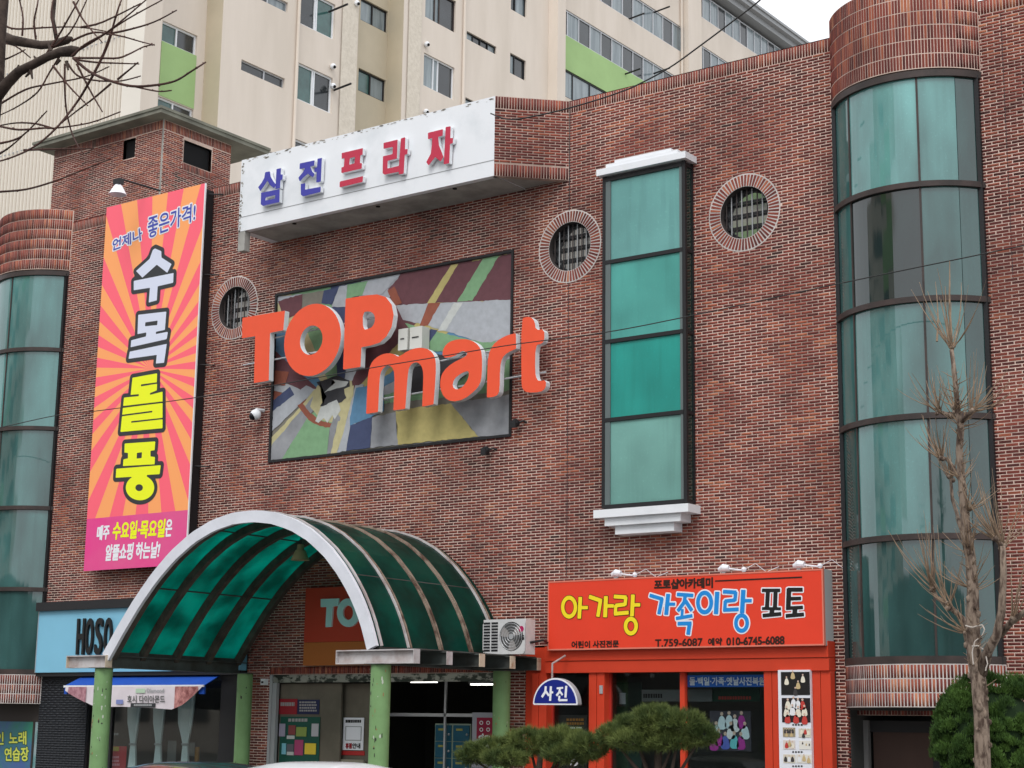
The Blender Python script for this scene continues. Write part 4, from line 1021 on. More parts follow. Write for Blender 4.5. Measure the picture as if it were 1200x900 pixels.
for k in cutk[1:-1]:
    a = prof[k]+nm_[k]*.012; MB().tube([(a[0], YA, a[1]), (a[0], -.02, a[1])], .016, 6).build('purlin', M_STEELG, cn)
XL, XR = prof[0][0]+.10, prof[-1][0]-.10
zb0, zb1 = 3.10, 3.33
def ibeam(mb, x0, x1, y0, y1, z0, z1, axis, t=.02):
    mb.box(x0, x1, y0, y1, z1-t, z1).box(x0, x1, y0, y1, z0, z0+t)
    if axis == 'y': c = (x0+x1)/2; mb.box(c-.012, c+.012, y0, y1, z0+t, z1-t)
    else: c = (y0+y1)/2; mb.box(x0, x1, c-.012, c+.012, z0+t, z1-t)
b = MB(); ibeam(b, XL-.08, XL+.08, YA+.08, -.02, zb0, zb1, 'y'); b.build('side_beam', M_STEELG, cn)
b = MB(); ibeam(b, XR-.08, XR+.08, YA+.08, -.02, zb0, zb1, 'y'); b.build('side_beam', M_STEELG, cn)
fl = [at(82, 775, y=YA)[0], at(122, 775, y=YA)[0]+.12]; frr = [at(398, 765, y=YA)[0], at(488, 765, y=YA)[0]]
for x0, x1 in ((fl[0], fl[1]), (frr[0], frr[1])):
    b = MB(); ibeam(b, x0, x1, YA-.08, YA+.08, zb0, zb1, 'x'); o = b.build('front_beam', M_STEELW, cn)
    e = MB(); e.box(x0-.012, x0, YA-.08, YA+.08, zb0, zb1).box(x1, x1+.012, YA-.08, YA+.08, zb0, zb1); e.build('end_plate', M_TAN if x0 < -22 else M_STEELW, cn)
outY = [-2.72, -1.83, -.95, -.14]; XO = frr[1]-.02
for i, y_ in enumerate(outY):
    b = MB(); ibeam(b, XR+.08, XO, y_-.07, y_+.07, zb0+.01, zb1-.003, 'x'); b.build('outrigger', M_STEELG, cn)
    MB().box(XO, XO+.014, y_-.075, y_+.075, zb0+.01, zb1-.003).build('end_plate', [M_STEELW, M_TAN, M_TAN, M_TAN][i], cn)
b = MB(); b.box(XR+.02, XO-.10, YA+.2, -.02, zb1+.001, zb1+.02); b.build('gutter_plate', M_STEELG, cn)
MB().box(XR+.03, XR+.09, YA+.1, -.02, zb1+.021, zb1+.07).build('sill_rail', M_STEELG, cn); MB().box(XL-.09, XL-.03, YA+.1, -.02, zb1+.001, zb1+.07).build('sill_rail', M_STEELG, cn)
for a_, y_ in ((121, YA), (287, -.45), (446, YA), (588, -.45)):
    x = at(a_, 800, y=y_)[0]; r = .165 if y_ < -1 else .155
    po = MB(); po.cyl(x, y_, .12, zb0-.012, r, n=28); o = po.build('post', M_POSTG, cn, smooth=False)
    ch = MB()
    for k in range(46 if y_ < -1 else 16):
        t_ = random.uniform(-2.6, -.2); z = random.uniform(.8, 3.0); w_ = random.uniform(.005, .018); h_ = random.uniform(.008, .045)
        x_, yy = x+(r+.003)*math.cos(t_), y_+(r+.003)*math.sin(t_); tx, ty = -math.sin(t_), math.cos(t_)
        ch.poly([(x_+tx*w_*u, yy+ty*w_*u, z+h_*v) for u, v in ((-1, -.4), (-.2, -1), (.9, -.5), (.7, .6), (0, 1), (-.8, .5))], random.choice([0, 1, 2]))
    ch.build('paint_chips', [mat('chip_pale', (.50, .55, .46), .8), mat('chip_dark', (.05, .055, .04), .8), mat('chip_rust', (.30, .20, .09), .8)], o, kind='stuff')
    MB().box(x-.2, x+.2, y_-.2, y_+.2, zb0-.011, zb0-.001).build('cap_plate', M_STEELG, o)
# hanging bell lantern
p = at(352, 648, y=-2.6)
t = thing('bell_lantern', 'yellowish bell shaped lantern hanging inside the green canopy', 'lamp', (p[0], -2.6, p[2]))
MB().tube([(p[0], -2.6, p[2]+.14), (p[0], -2.6, np.interp(p[0], prof[:, 0], prof[:, 1])-.12)], .012, 6).build('hanger', M_BLACK, t)
m = MB(); m.cyl(p[0], -2.6, p[2]-.13, p[2]+.05, .17, .09, 20).cyl(p[0], -2.6, p[2]+.05, p[2]+.15, .065, .06, 16); m.build('shade', mat('lantern_ochre', (.22, .20, .10), .6), t)

# orange store sign on the wall under the canopy
q = [at(*a, y=-.12) for a in ((357, 690), (480, 684), (480, 776), (355, 780))]
x0, x1, z0, z1 = q[3][0], -20.0, 3.25, 4.76
t = thing('canopy_wall_sign', 'dull red store sign with pale blue TOP letters under the canopy', 'sign', (x0, -.12, z0))
MB().box(x0, x1, -.12, -.0, z0+.45, z1).build('panel', mat('sign_dull_red', (.46, .05, .025), .5), t)
MB().box(x0, x1, -.12, -.0, z0, z0+.445).build('lower_strip', mat('sign_dull_orange', (.42, .13, .03), .5), t)
PALE = mat('letter_pale_aqua', (.42, .72, .70), .5); YS = -.16; E5 = lambda pts: zoomed(pts, 300, 675, 4)
def lp(polys, holes=()): return raised([('p', P2(p, YS)) for p in polys]+[('-', P2(p, YS)) for p in holes], .014, 0, YS, .04, 'letter', [PALE, M_WHITE], t)
lp([E5([(303, 108), (388, 105), (386, 140), (360, 142), (353, 238), (325, 240), (330, 145), (303, 146)])])
lp([E5(ell(432, 172, 53, 67))], [E5(ell(431, 172, 24, 34))])
lp([E5([(498, 106), (545, 104), (575, 118), (580, 150), (565, 178), (527, 186), (525, 232), (490, 235)])], [E5([(528, 132), (546, 134), (546, 156), (528, 158)])])
text('mart', E5([(560, 190), (640, 190), (640, 250), (560, 250)]), YS, 'lettering', PALE, t, .03, .016)

# ---- store entrance (dark room behind the opening)
en = thing('store_entrance', 'dark open store entrance with posters and a steel header under the canopy', 'entrance', (-21.2, 0, 0))
ex0, ex1 = -24.17, -18.25
M_IN = mat('interior_dark', (.10, .10, .092), .8); M_IN2 = mat('interior_brownish', (.17, .15, .115), .8, noise=.3, scale=1.5)
b = MB(); b.box(ex0-.3, ex1+.3, 5, 5.1, 0, 3.3).box(ex0-.1, ex0, .1, 5, 0, 3.3).box(ex1, ex1+.1, .1, 5, 0, 3.3).box(ex0, ex1, .11, 5, 3.26, 3.35).box(ex0, ex1, .05, 5, .0, .13)
b.build('room', M_IN, en)
MB().box(ex0, ex1, .03, .07, 2.93, 3.08).build('header', mat('header_steel', (.42, .42, .38), .30, metal=.6, col2=(.06, .07, .06), scale=5, contrast=(.46, .54), stretch=(1, 1, 2)), en)
b = MB(); b.box(ex0, ex0+.07, .0, .028, .12, 3.08).box(ex0+.13, ex0+.18, .02, .10, .12, 2.925).box(ex0+.07, ex0+.13, .02, .03, .12, 2.925); b.build('frame', M_GREY, en)
px2 = lambda a, b_, Y: at(a, b_, y=Y)
def flat(name, m, quad, Y, parent, th=.01, label=None):
    P_ = [at(a, b_, y=Y) for a, b_ in quad]; xa, xb = (P_[0][0]+P_[3][0])/2, (P_[1][0]+P_[2][0])/2; za, zb_ = (P_[2][2]+P_[3][2])/2, (P_[0][2]+P_[1][2])/2
    o = MB().box(xa, xb, Y, Y+th, za, zb_).build(name, m, parent, label=label); return (xa, xb, za, zb_, o)
def rq(x0, y0, x1, y1): return [(x0, y0), (x1, y0), (x1, y1), (x0, y1)]
def print_rows(px0, py0, px1, py1, Y, m, parent, rows=1, words=3):
    """small print too blurred to read in the photograph: rows of word-sized marks"""
    r_ = random.Random(int(px0*7+py0)); b_ = MB()
    for i in range(rows):
        y0 = py0+(py1-py0)*i/rows; y1 = y0+(py1-py0)/rows*.62; x = px0
        while x < px1-.4:
            w_ = min(r_.uniform(.6, 1.0)*(px1-px0)/words/2.2, px1-x); A_, B_ = at(x, y0, y=Y), at(x+w_, y1, y=Y); b_.box(A_[0], B_[0], Y-.002, Y, B_[2], A_[2]); x += w_*1.35
    return b_.build('small_print', m, parent, kind='stuff')
flat('side_wall', M_IN2, rq(326, 801, 398, 960), .16, en, .05)
flat('poster', mat('poster_red', (.30, .02, .03), .5), rq(327, 819, 348, 837), .145, en)
flat('poster', mat('poster_navy', (.02, .025, .08), .5), rq(348.5, 820, 374, 837), .145, en)
print_rows(329, 823, 345, 830, .143, MATS['leaflet_dim'] if 'leaflet_dim' in MATS else mat('leaflet_dim', (.35, .33, .33), .6), en, 1, 3); print_rows(351, 822, 371, 835, .143, MATS['leaflet_dim'], en, 4, 4)
bd = flat('notice_board', mat('board_green', (.012, .085, .06), .5), rq(326.5, 840, 373, 960), .135, en)[4]
print_rows(338, 842, 361, 848, .133, MATS['leaflet_dim'], bd, 1, 3)
for q_, c_ in ((rq(327, 848, 334, 863), (.35, .32, .42)), (rq(338, 850, 346, 861), (.25, .06, .06)), (rq(347, 852, 359, 863), (.25, .33, .08)), (rq(365, 848, 373, 863), (.45, .45, .48)),
               (rq(330, 871, 335, 884), (.2, .5, .6)), (rq(336, 872, 344, 881), (.12, .12, .14)), (rq(345, 867, 355, 885), (.40, .06, .16)), (rq(357, 871, 370, 884), (.75, .55, .05)), (rq(336, 862, 345, 866), (.5, .52, .5)), (rq(336, 881, 344, 885), (.5, .52, .5))):
    flat('leaflet', mat('leaflet_%d' % (hash(c_) % 9999), c_, .6), q_, .12, bd)
flat('wall_panel', M_IN2, rq(400, 801, 434, 960), .3, en, .05)
nb_ = flat('notice', M_WHT, rq(402, 841, 426, 879), .27, en)[4]
flat('notice_frame', M_GREY, rq(404.5, 851, 423.5, 868), .264, nb_, .004); flat('notice_field', M_WHT, rq(405.5, 852, 422.5, 867), .258, nb_, .004)
print_rows(405, 843.5, 423, 849, .265, M_INK, nb_, 1, 4); text('휴점', rq(405, 871, 412, 877), .262, 'lettering', MATS['poster_red'], nb_, .006, .008); text('안내', rq(413, 871, 422, 877), .262, 'lettering', M_INK, nb_, .004, .008)
flat('red_strip', mat('strip_red', (.45, .03, .03), .5), rq(400, 880, 427, 885), .28, en)
flat('counter', mat('counter_beige', (.25, .23, .17), .7), rq(398, 890, 425, 960), .2, en, .06)
b = MB(); p = at(522, 800, y=.8)[0]; b.box(p-.02, p+.02, .8, .84, .12, 3.2).box(-22.0, -18.3, .8, .84, 2.30, 2.36); b.build('door_frame', M_ALU, en)
MB().box(-21.9, -20.3, 2.9, 3.0, .12, 2.35).build('inner_door', mat('inner_door_dark', (.015, .015, .014), .5), en)
for a_, b_ in ((483, 511), (553, 562), (565, 577)):
    y_ = 1.6; P_ = at(a_, 800, y=y_)[0]; Q_ = at(b_, 800, y=y_)[0]
    z = at(500 if a_ < 500 else 560, 800 if a_ < 500 else 803, y=y_)[2]
    tl_ = thing('ceiling_tube_light', {483: 'long glowing tube light inside the store entrance', 553: 'short glowing tube light left of its twin by the rear post', 565: 'short glowing tube light touching the rear canopy post'}[a_], 'light', (P_, y_, z), 'tube lights in the entrance')
    MB().box(P_, Q_, y_-.05, y_+.05, z, z+.03).build('tube', M_TUBE, tl_); MB().box(P_-.03, Q_+.03, y_-.07, y_+.07, z+.031, 3.255).build('housing', M_GREY, tl_)
# lockers
lk = thing('locker_cabinet', 'teal blue lockers standing just inside the store entrance', 'lockers', (-20, 1.0, .12))
lx0, lx1 = at(509, 860, y=.9)[0], at(551, 860, y=.9)[0]; lz = at(530, 848, y=.9)[2]
MB().box(lx0, lx1, .92, 1.4, .13, lz).build('case', mat('locker_frame', (.28, .36, .28), .5), lk)
for c_ in range(2):
    w_ = (lx1-lx0)/2
    for r_ in range(5):
        zt_ = lz-.03-r_*.31
        d_ = MB().box(lx0+c_*w_+.025, lx0+(c_+1)*w_-.025, .90, .919, zt_-.295, zt_).build('door', mat('locker_teal', (.012, .10, .16), .4), lk)
        MB().ball((lx0+(c_+1)*w_-.07, .89, zt_-.17), .025, 0, 8).build('lock', M_ALU, d_); MB().box(lx0+c_*w_+.1, lx0+c_*w_+.25, .893, .899, zt_-.10, zt_-.06).build('number_plate', mat('plate_yellow', (.35, .33, .08), .5), d_)
# red poster stand
t = thing('poster_stand', 'white framed dark red poster with rings beside the lockers', 'poster stand', (-18.9, .8, .12))
r_ = flat('frame', mat('stand_pale', (.40, .40, .46), .5), rq(553, 835, 585, 900), .62, t, .04); r2_ = flat('poster', mat('poster_crimson', (.33, .012, .05), .5), rq(558.5, 841, 584, 866), .61, t, .008)
for a_ in (564, 572, 580):
    for b_ in (847, 855): raised([('p', P2(ell(a_, b_, 2.2, 2.4), .605))]+[('-', P2(ell(a_, b_, 1.3, 1.5), .605))], .008, 0, .605, 0, 'ring', [M_WHT], t)
text('do', rq(561, 860, 574, 866), .603, 'lettering', M_WHT, t, .008, .012)
# small wall sensor boxes left of the entrance
p = at(310, 799, y=-.06); t = thing('wall_sensor', 'small white sensor box beside the left edge of the entrance', 'sensor', (p[0], -.06, p[2])); MB().box(p[0]-.05, p[0]+.05, -.12, 0, p[2]-.06, p[2]+.06).build('case', M_WHITE, t); MB().box(p[0]-.03, p[0]+.03, -.125, -.121, p[2]-.03, p[2]+.01).build('lens', M_BLACK, t)

# ================================================================== air conditioner on the canopy ledge
YC = -.95
a0, a1 = at(571, 764, y=YC)[0], at(615, 764, y=YC)[0]; az = zb1+.03; azt = at(596, 725.5, y=YC)[2]
front_x = at(587, 760, y=YC)[0]
t = thing('air_conditioner', 'white outdoor air conditioner with round fan grille on the canopy edge', 'air conditioner', (a0, YC, az))
# fan face looks at the street (-y); the louvred side is seen on the left
bx_a, bx_b, by_a, by_b = front_x-.40, a1, YC, YC+.30
cx_, cz_ = at(599, 745, y=YC)[0], (az+azt)/2; rr_ = .255
b = MB(); b.box(bx_a, bx_b, YC+.02, by_b, az, azt)
n = 36
for k in range(n):                                        # front plate with a round hole
    an, an2 = 2*PI*k/n, 2*PI*(k+1)/n
    def sqp(t_):
        c, s = math.cos(t_), math.sin(t_); q = []
        if c > 1e-6: q.append((bx_b-cx_)/c)
        if c < -1e-6: q.append((bx_a-cx_)/c)
        if s > 1e-6: q.append((azt-cz_)/s)
        if s < -1e-6: q.append((az-cz_)/s)
        q = min(q); return (cx_+q*c, YC, cz_+q*s)
    b.quad((cx_+rr_*math.cos(an), YC, cz_+rr_*math.sin(an)), sqp(an), sqp(an2), (cx_+rr_*math.cos(an2), YC, cz_+rr_*math.sin(an2)))
    b.quad((cx_+rr_*math.cos(an), YC, cz_+rr_*math.sin(an)), (cx_+rr_*math.cos(an2), YC, cz_+rr_*math.sin(an2)), (cx_+rr_*math.cos(an2), YC+.05, cz_+rr_*math.sin(an2)), (cx_+rr_*math.cos(an), YC+.05, cz_+rr_*math.sin(an)))
b.build('case', mat('ac_white', (.62, .62, .62), .5, noise=.15, scale=4), t)
f = MB()
for k in range(3):
    an = 2*PI*k/3+.6; pts = [(cx_+r_*math.cos(an+o_), YC+.012, cz_+r_*math.sin(an+o_)) for r_, o_ in ((.05, -.3), (.15, -.45), (.24, -.35), (.245, .0), (.23, .40), (.12, .5), (.05, .4))]; f.poly(pts)
f.build('fan_blade', mat('fan_grey', (.35, .33, .32), .5), t); MB().poly([(cx_+.25*math.cos(2*PI*k/24), YC+.0175, cz_+.25*math.sin(2*PI*k/24)) for k in range(24)]).build('fan_well', mat('fan_well', (.10, .10, .10), .7), t)
MB().tube([(cx_, YC-.004, cz_), (cx_, YC+.02, cz_)], .05, 16).build('hub', M_GREY, t)
g = MB()
for r_ in (.08, .13, .18, .23): g.tube([(cx_+r_*math.cos(2*PI*k/24), YC-.006, cz_+r_*math.sin(2*PI*k/24)) for k in range(25)], .004, 4, caps=False)
g.build('fan_grille', M_ALU, t)
lx_a, lx_b = at(572, 745, y=YC)[0], at(586, 745, y=YC)[0]
lv = MB()
for r_ in range(10):
    for c_ in range(2):
        z = az+.05+r_*(azt-az-.08)/10; x = bx_a+.02+c_*.17
        lv.box(x, x+.14, YC-.004, YC-.001, z, z+.035)
lv.build('louvre', M_BLACK, t)
lx = at(611, 737, y=YC)[0]; lzz = at(611, 737, y=YC)[2]
MB().tube([(lx, YC-.004, lzz), (lx, YC-.001, lzz)], .052, 20).build('emblem', mat('emblem_crimson', (.40, .02, .10), .4), t)
text('LG', rq(608, 744.5, 614, 749.5), YC-.004, 'lettering', M_INK, t, .006, .006)
MB().tube([(a1, -.8, az+.2), (a1+.1, -.55, az+.25), (a1+.02, -.2, az+.2), (a1-.02, -.05, az+.40), (a1-.0, -.05, az-.1)], .022, 8).build('hose', M_BLACK, t)
# ================================================================== photo studio front
sf = thing('photo_studio_front', 'bright orange shop front of a photo studio with dark windows', 'shop front', (-14.6, -.1, 0))
M_OR2 = mat('frame_orange_red', (.62, .055, .022), .45, noise=.1, scale=1.5)
xs0, xs1 = -17.30, -11.86; YS2 = -.22
zt0 = 3.06
MB().box(xs0, xs1, YS2, .02, zt0, zt0+.20).build('fascia_board', M_OR2, sf); MB().box(xs0+.0, xs1+.0, YS2-.02, .02, zt0+.207, zt0+.46).build('fascia_board', M_OR2, sf)
def col(a, b, Y=-.18, m=None, nm='post', z0=.12, z1=zt0-.003, th=.16):
    x0, x1 = at(a, 850, y=Y)[0], at(b, 850, y=Y)[0]; return MB().box(x0, x1, Y, Y+th, z0, z1).build(nm, m or M_OR2, sf)
for a, b in ((623, 630.5), (631.2, 640), (690, 698.7), (699.4, 708), (896, 905), (905.7, 914), (949, 962.3), (963, 974.5)): col(a, b)
for a, b in ((641, 648), (708.7, 716)): col(a, b, -.02, mat('frame_red_dark', (.42, .03, .02), .5), th=.06)
col(797, 802.5, -.06, th=.10)
col(914.5, 948.5, -.12, th=.05, nm='post_backing')
xa = at(622, 800, y=-.18)[0]; MB().box(-17.80, xs0-.002, -.10, .05, .12, zt0+.45).build('side_board', M_OR2, sf)
ga, gb_ = at(640, 850, y=.0)[0], at(897, 850, y=.0)[0]
for a, b in ((648.2, 690), (716, 797), (802.5, 897)):
    x0, x1 = at(a, 850, y=.01)[0], at(b, 850, y=.01)[0]; MB().box(x0, x1, .01, .018, .5, zt0-.003).build('pane', M_SHOPG, sf)
    MB().box(x0, x1, -.01, .05, .12, .499).build('sill_panel', M_OR2, sf)
b = MB(); b.box(-17.8, xs1, 2.2, 2.25, 0, 3.5).box(-17.8, -17.75, .06, 2.2, 0, 3.5).box(xs1-.05, xs1, .06, 2.2, 0, 3.5).box(-17.75, xs1-.05, .06, 2.2, 3.2, 3.3).box(-17.75, xs1-.05, .06, 2.2, 0, .13)
b.build('studio_room', M_IN, sf)
# inside displays
flat('blue_lightbox', mat('lightbox_blue', (.015, .10, .40), .4, emit=.10), rq(802.5, 791, 898, 805), .05, sf, .03)
text('돌·백일·가족·옛날사진복원', rq(808, 793.5, 896, 803), .045, 'lettering', M_WHT, sf, .004, .009)
flat('curtain', mat('studio_grey', (.14, .15, .15), .8), rq(752, 808, 834, 822), .35, sf, .02)
flat('curtain', mat('studio_green', (.01, .05, .03), .8), rq(834, 804, 890, 822), .40, sf, .02)
flat('wall_display', mat('studio_green2', (.015, .045, .035), .8), rq(716, 800, 752, 960), .8, sf, .03)
flat('menu_sheet', mat('sheet_grey', (.30, .31, .33), .7), rq(726, 812, 733, 825), .3, sf, .01)
print_rows(754, 813, 776, 821, .345, M_INK, sf, 1, 4); print_rows(842, 816, 880, 822, .395, mat('print_dull_red', (.40, .04, .03), .5), sf, 1, 6)
pic = flat('family_portrait', mat('portrait_bg', (.05, .045, .06), .5), rq(832, 833, 880, 880), .30, sf, .02)
def figures(cx, cz, w_, Y, parent, spec, sc=1.0):
    """small printed people: (dx, dz, robe colour) in picture widths"""
    for dx, dz, c_ in spec:
        x, z = cx+dx*w_, cz+dz*w_; s = .10*w_*sc
        m_ = mat('print_%02x%02x%02x' % tuple(int(v*255) for v in c_), c_, .6)
        raised([('p', chaikin([(x-s*.35, z+s*.9), (x+s*.35, z+s*.9), (x+s*.75, z), (x+s*.95, z-s*1.4), (x-s*.95, z-s*1.4), (x-s*.75, z)], 1))], s*.25, 0, Y, 0, 'portrait_figure', [m_], parent)
        raised([('s', [(x, z+s*1.25), (x, z+s*1.3)], s*.62)], s*.2, 0, Y-.002, 0, 'portrait_head', [mat('print_skin', (.62, .45, .36), .6)], parent)
pale = (.62, .74, .80); pur = (.40, .04, .30); blu = (.10, .14, .50); cy_ = (.15, .55, .60); wh = (.75, .76, .78)
figures((pic[0]+pic[1])/2, (pic[2]+pic[3])/2, pic[1]-pic[0], .294, pic[4], [(-.20, .20, pale), (-.02, .22, pale), (.12, .15, wh), (.28, .22, pur), (-.34, .0, pale), (.02, .0, wh), (.36, .0, pale), (-.28, -.15, pur), (-.12, -.22, blu), (.10, -.20, cy_), (.26, -.22, pur), (-.40, -.25, pur)], 1.25)
flat('brochure_rack', mat('rack_dark', (.04, .035, .03), .6), rq(650, 838, 688, 900), .25, sf, .02)
print_rows(664, 842, 684, 851, .245, mat('amber_print', (.40, .17, .03), .5), sf, 2, 3); print_rows(668, 852, 683, 855, .243, M_WHT, sf, 1, 1)
text('5', rq(669, 887, 677, 897), .0, 'lettering', M_WHT, sf, .012, .012)
p = at(704.5, 808, y=-.19); MB().box(p[0]-.03, p[0]+.03, -.20, -.181, p[2]-.07, p[2]+.07).build('door_bell', M_GREY, sf)
# arched dark awning shape behind the half round sign
p = at(664, 825, y=.4); pts = [(p[0]+.42*math.cos(a), .2, p[2]+.42*math.sin(a)) for a in np.linspace(0, PI, 16)]
MB().poly(pts[::-1]).build('arched_panel', mat('studio_grey_green', (.06, .075, .075), .6), sf)

# photo panel on the shop front
pt = thing('photo_sample_board', 'white upright board of sample family portraits on the orange front', 'photo board', (-12.5, -.2, .2))
YP = -.26
pb = flat('board', mat('board_white', (.74, .76, .82), .5), rq(913, 785, 951, 960), YP, pt, .07)
PB = lambda x0, y0, x1, y1: rq(890+x0/6.925, 770+y0/6.925, 890+x1/6.925, 770+y1/6.925)
def print_(q, c_, sp, sc=1):
    o = flat('photo_print', mat('pp_%d' % int(sum(c_)*1000), c_, .5), PB(*q), YP-.006, pt, .005)
    figures((o[0]+o[1])/2, (o[2]+o[3])/2, o[1]-o[0], YP-.010, o[4], sp, sc)
gold = (.55, .42, .22); cream = (.75, .70, .58); redd = (.50, .05, .04); blk = (.05, .045, .045)
print_((175, 120, 408, 308), (.014, .013, .013), [(-.3, .08, cream), (-.08, .26, gold), (.10, -.05, gold), (.27, .15, cream), (.0, -.25, blk)], .9)
print_((182, 332, 412, 530), (.018, .012, .014), [(-.28, .18, cream), (-.08, .24, wh), (.08, .20, wh), (.24, .18, redd), (-.33, -.05, cream), (-.12, .0, wh), (.08, -.05, cream), (.30, -.02, cream), (-.3, -.25, redd), (.0, -.25, redd), (.30, -.28, redd)], 1.2)
print_((190, 572, 290, 648), (.32, .27, .18), [(-.3, .1, blk), (-.1, .1, blk), (.1, .1, blk), (.3, .1, blk), (-.2, -.15, gold), (.2, -.15, gold)], 1.3)
print_((318, 580, 418, 652), (.62, .58, .48), [(-.25, .1, cream), (.05, .1, redd), (.3, .05, cream), (-.1, -.15, blk)], 1.5)
print_((192, 675, 290, 748), (.66, .60, .56), [(-.2, .0, redd), (.05, .1, gold), (.28, .0, cream)], 1.8)
print_((322, 678, 420, 750), (.72, .70, .64), [(-.2, .15, blk), (.1, .05, gold), (.35, .05, blk)], .7)
print_((194, 790, 290, 860), (.58, .56, .54), [(-.3, .0, blk), (0, .0, wh), (.28, .0, blk)], 1.7)
print_((300, 790, 425, 862), (.70, .68, .62), [(-.3, .0, wh), (.0, .05, gold), (.30, -.05, gold)], 1.4)
for y_ in (550, 770, 885): text('••••', PB(265, y_-6, 350, y_+6), YP-.006, 'caption', M_INK, pt, .002, .008)

# ---- big orange sign box
so_ = thing('studio_sign', 'long orange box sign with yellow blue and black Korean lettering', 'sign', (-14.6, -.3, 3.5))
YO = -.34
q = [at(*a, y=YO) for a in ((642, 681), (964.5, 667), (966, 756.5), (642, 762))]
ox0, ox1, oz0, oz1 = (q[0][0]+q[3][0])/2, (q[1][0]+q[2][0])/2, (q[2][2]+q[3][2])/2, (q[0][2]+q[1][2])/2
MB().box(ox0+.025, ox1-.025, YO, YO+.05, oz0+.025, oz1-.025).build('face', M_ORANGE, so_)
MB().box(ox0, ox1, YO+.051, -.005, oz0, oz1).build('case', mat('sign_case_grey', (.42, .46, .47), .5), so_)
e = MB(); e.box(ox0, ox1, YO-.006, YO+.05, oz0, oz0+.024).box(ox0, ox1, YO-.006, YO+.05, oz1-.024, oz1).box(ox0, ox0+.024, YO-.006, YO+.05, oz0+.0245, oz1-.0245).box(ox1-.024, ox1, YO-.006, YO+.05, oz0+.0245, oz1-.0245)
e.build('trim', mat('trim_salmon', (.70, .20, .14), .5), so_)
mpp = .0147
Z6 = lambda p: zoomed(p, 640, 670, 7.06); Z7 = lambda p: zoomed(p, 800, 660, 6.667)
def st(pts, w_, zf, fl='f', ex=0): return (fl, [tuple(v) for v in P2(zf(pts), YO)], w_*mpp/ (7.06 if zf is Z6 else 6.667), ex*mpp/7) if fl == 'f' else (fl, [tuple(v) for v in P2(zf(pts), YO)], w_*mpp/7)
def glyph(prims, cm, oc, ob, fat=.004):
    raised(prims, .011, ob+fat, YO-.004, 0, 'letter_outline', [oc], so_); raised(prims, .009, fat, YO-.008, 0, 'letter', [cm], so_)
def ringp(cx, cy, a, b, zf): pts = ell(cx, cy, a, b); return pts+[pts[0]]
OUT = mat('outline_brown', (.10, .025, .01), .5)
glyph([st(ringp(192, 293, 53, 78, Z6), 27, Z6, 's'), st([(285, 212), (276, 385)], 30, Z6), st([(285, 297), (345, 297)], 22, Z6)], M_YEL, OUT, .012, .007)
glyph([st([(364, 208), (455, 240)], 27, Z6, 'f', 6), st([(452, 238), (430, 370)], 28, Z6), st([(497, 205), (490, 374)], 32, Z6), st([(500, 283), (560, 283)], 22, Z6)], M_YEL, OUT, .012, .007)
glyph([st([(565, 205), (665, 212)], 25, Z6), st([(662, 212), (655, 275)], 25, Z6), st([(655, 270), (578, 280)], 25, Z6), st([(578, 278), (575, 350)], 25, Z6), st([(567, 348), (682, 338)], 25, Z6), st([(720, 192), (712, 365)], 30, Z6), st([(722, 274), (778, 274)], 22, Z6), st(ringp(703, 450, 44, 60, Z6), 27, Z6, 's')], M_YEL, OUT, .012, .007)
WO = M_WHT
glyph([st([(864, 196), (962, 226)], 26, Z6, 'f', 6), st([(960, 222), (935, 350)], 30, Z6), st([(1012, 185), (995, 355)], 34, Z6), st([(1015, 268), (1068, 268)], 22, Z6)], M_SKYB, WO, .022)
pz = lambda p: p
def stp(pts, w_): return ('f', [tuple(v) for v in P2(pts, YO)], w_*mpp)
glyph([stp([(793.7, 696.5), (812.5, 697.8)], 3.6), stp([(803.5, 697), (802, 706), (794.5, 716)], 4), stp([(803.5, 704), (811, 715.5)], 4), stp([(800, 714), (799.3, 723)], 3.2), stp([(792.5, 724.8), (811.5, 721.5)], 3.4), stp([(794.5, 730.8), (810.5, 730.5)], 3.8), stp([(808.6, 730), (806.6, 743.5)], 4.6)], M_SKYB, WO, .022)
glyph([st(ringp(173, 307, 52, 76, Z7), 30, Z7, 's'), st([(272, 225), (262, 396)], 34, Z7)], M_SKYB, WO, .022)
glyph([st([(318, 222), (420, 228)], 25, Z7), st([(416, 226), (410, 292)], 26, Z7), st([(412, 288), (332, 297)], 24, Z7), st([(335, 295), (330, 370)], 26, Z7), st([(320, 366), (438, 360)], 25, Z7), st([(476, 210), (466, 388)], 34, Z7), st([(478, 293), (540, 293)], 22, Z7), st(ringp(462, 468, 44, 60, Z7), 28, Z7, 's')], M_SKYB, WO, .022)
glyph([st([(622, 212), (762, 212)], 22, Z7), st([(668, 212), (660, 356)], 30, Z7), st([(728, 212), (722, 356)], 30, Z7), st([(622, 354), (768, 356)], 18, Z7), st([(702, 350), (696, 405)], 34, Z7), st([(628, 410), (770, 396)], 24, Z7)], M_INK, WO, .020)
glyph([st([(832, 198), (826, 362)], 34, Z7), st([(825, 207), (938, 207)], 26, Z7), st([(825, 278), (925, 275)], 22, Z7), st([(812, 352), (940, 345)], 22, Z7), st([(880, 350), (876, 405)], 34, Z7), st([(808, 412), (948, 400)], 24, Z7)], M_INK, WO, .020)
DBR = mat('print_dark_brown', (.035, .012, .008), .5)
text('포토샵아카데미', [(767, 680), (835, 677), (835, 688.5), (767, 690.5)], YO-.004, 'lettering', DBR, so_, .010, .008)
a, b = at(838, 680.5, y=YO), at(940, 676.8, y=YO); MB().box(a[0], b[0], YO-.005, YO-.001, (a[2]+b[2])/2-.012, (a[2]+b[2])/2+.012).build('line', DBR, so_)
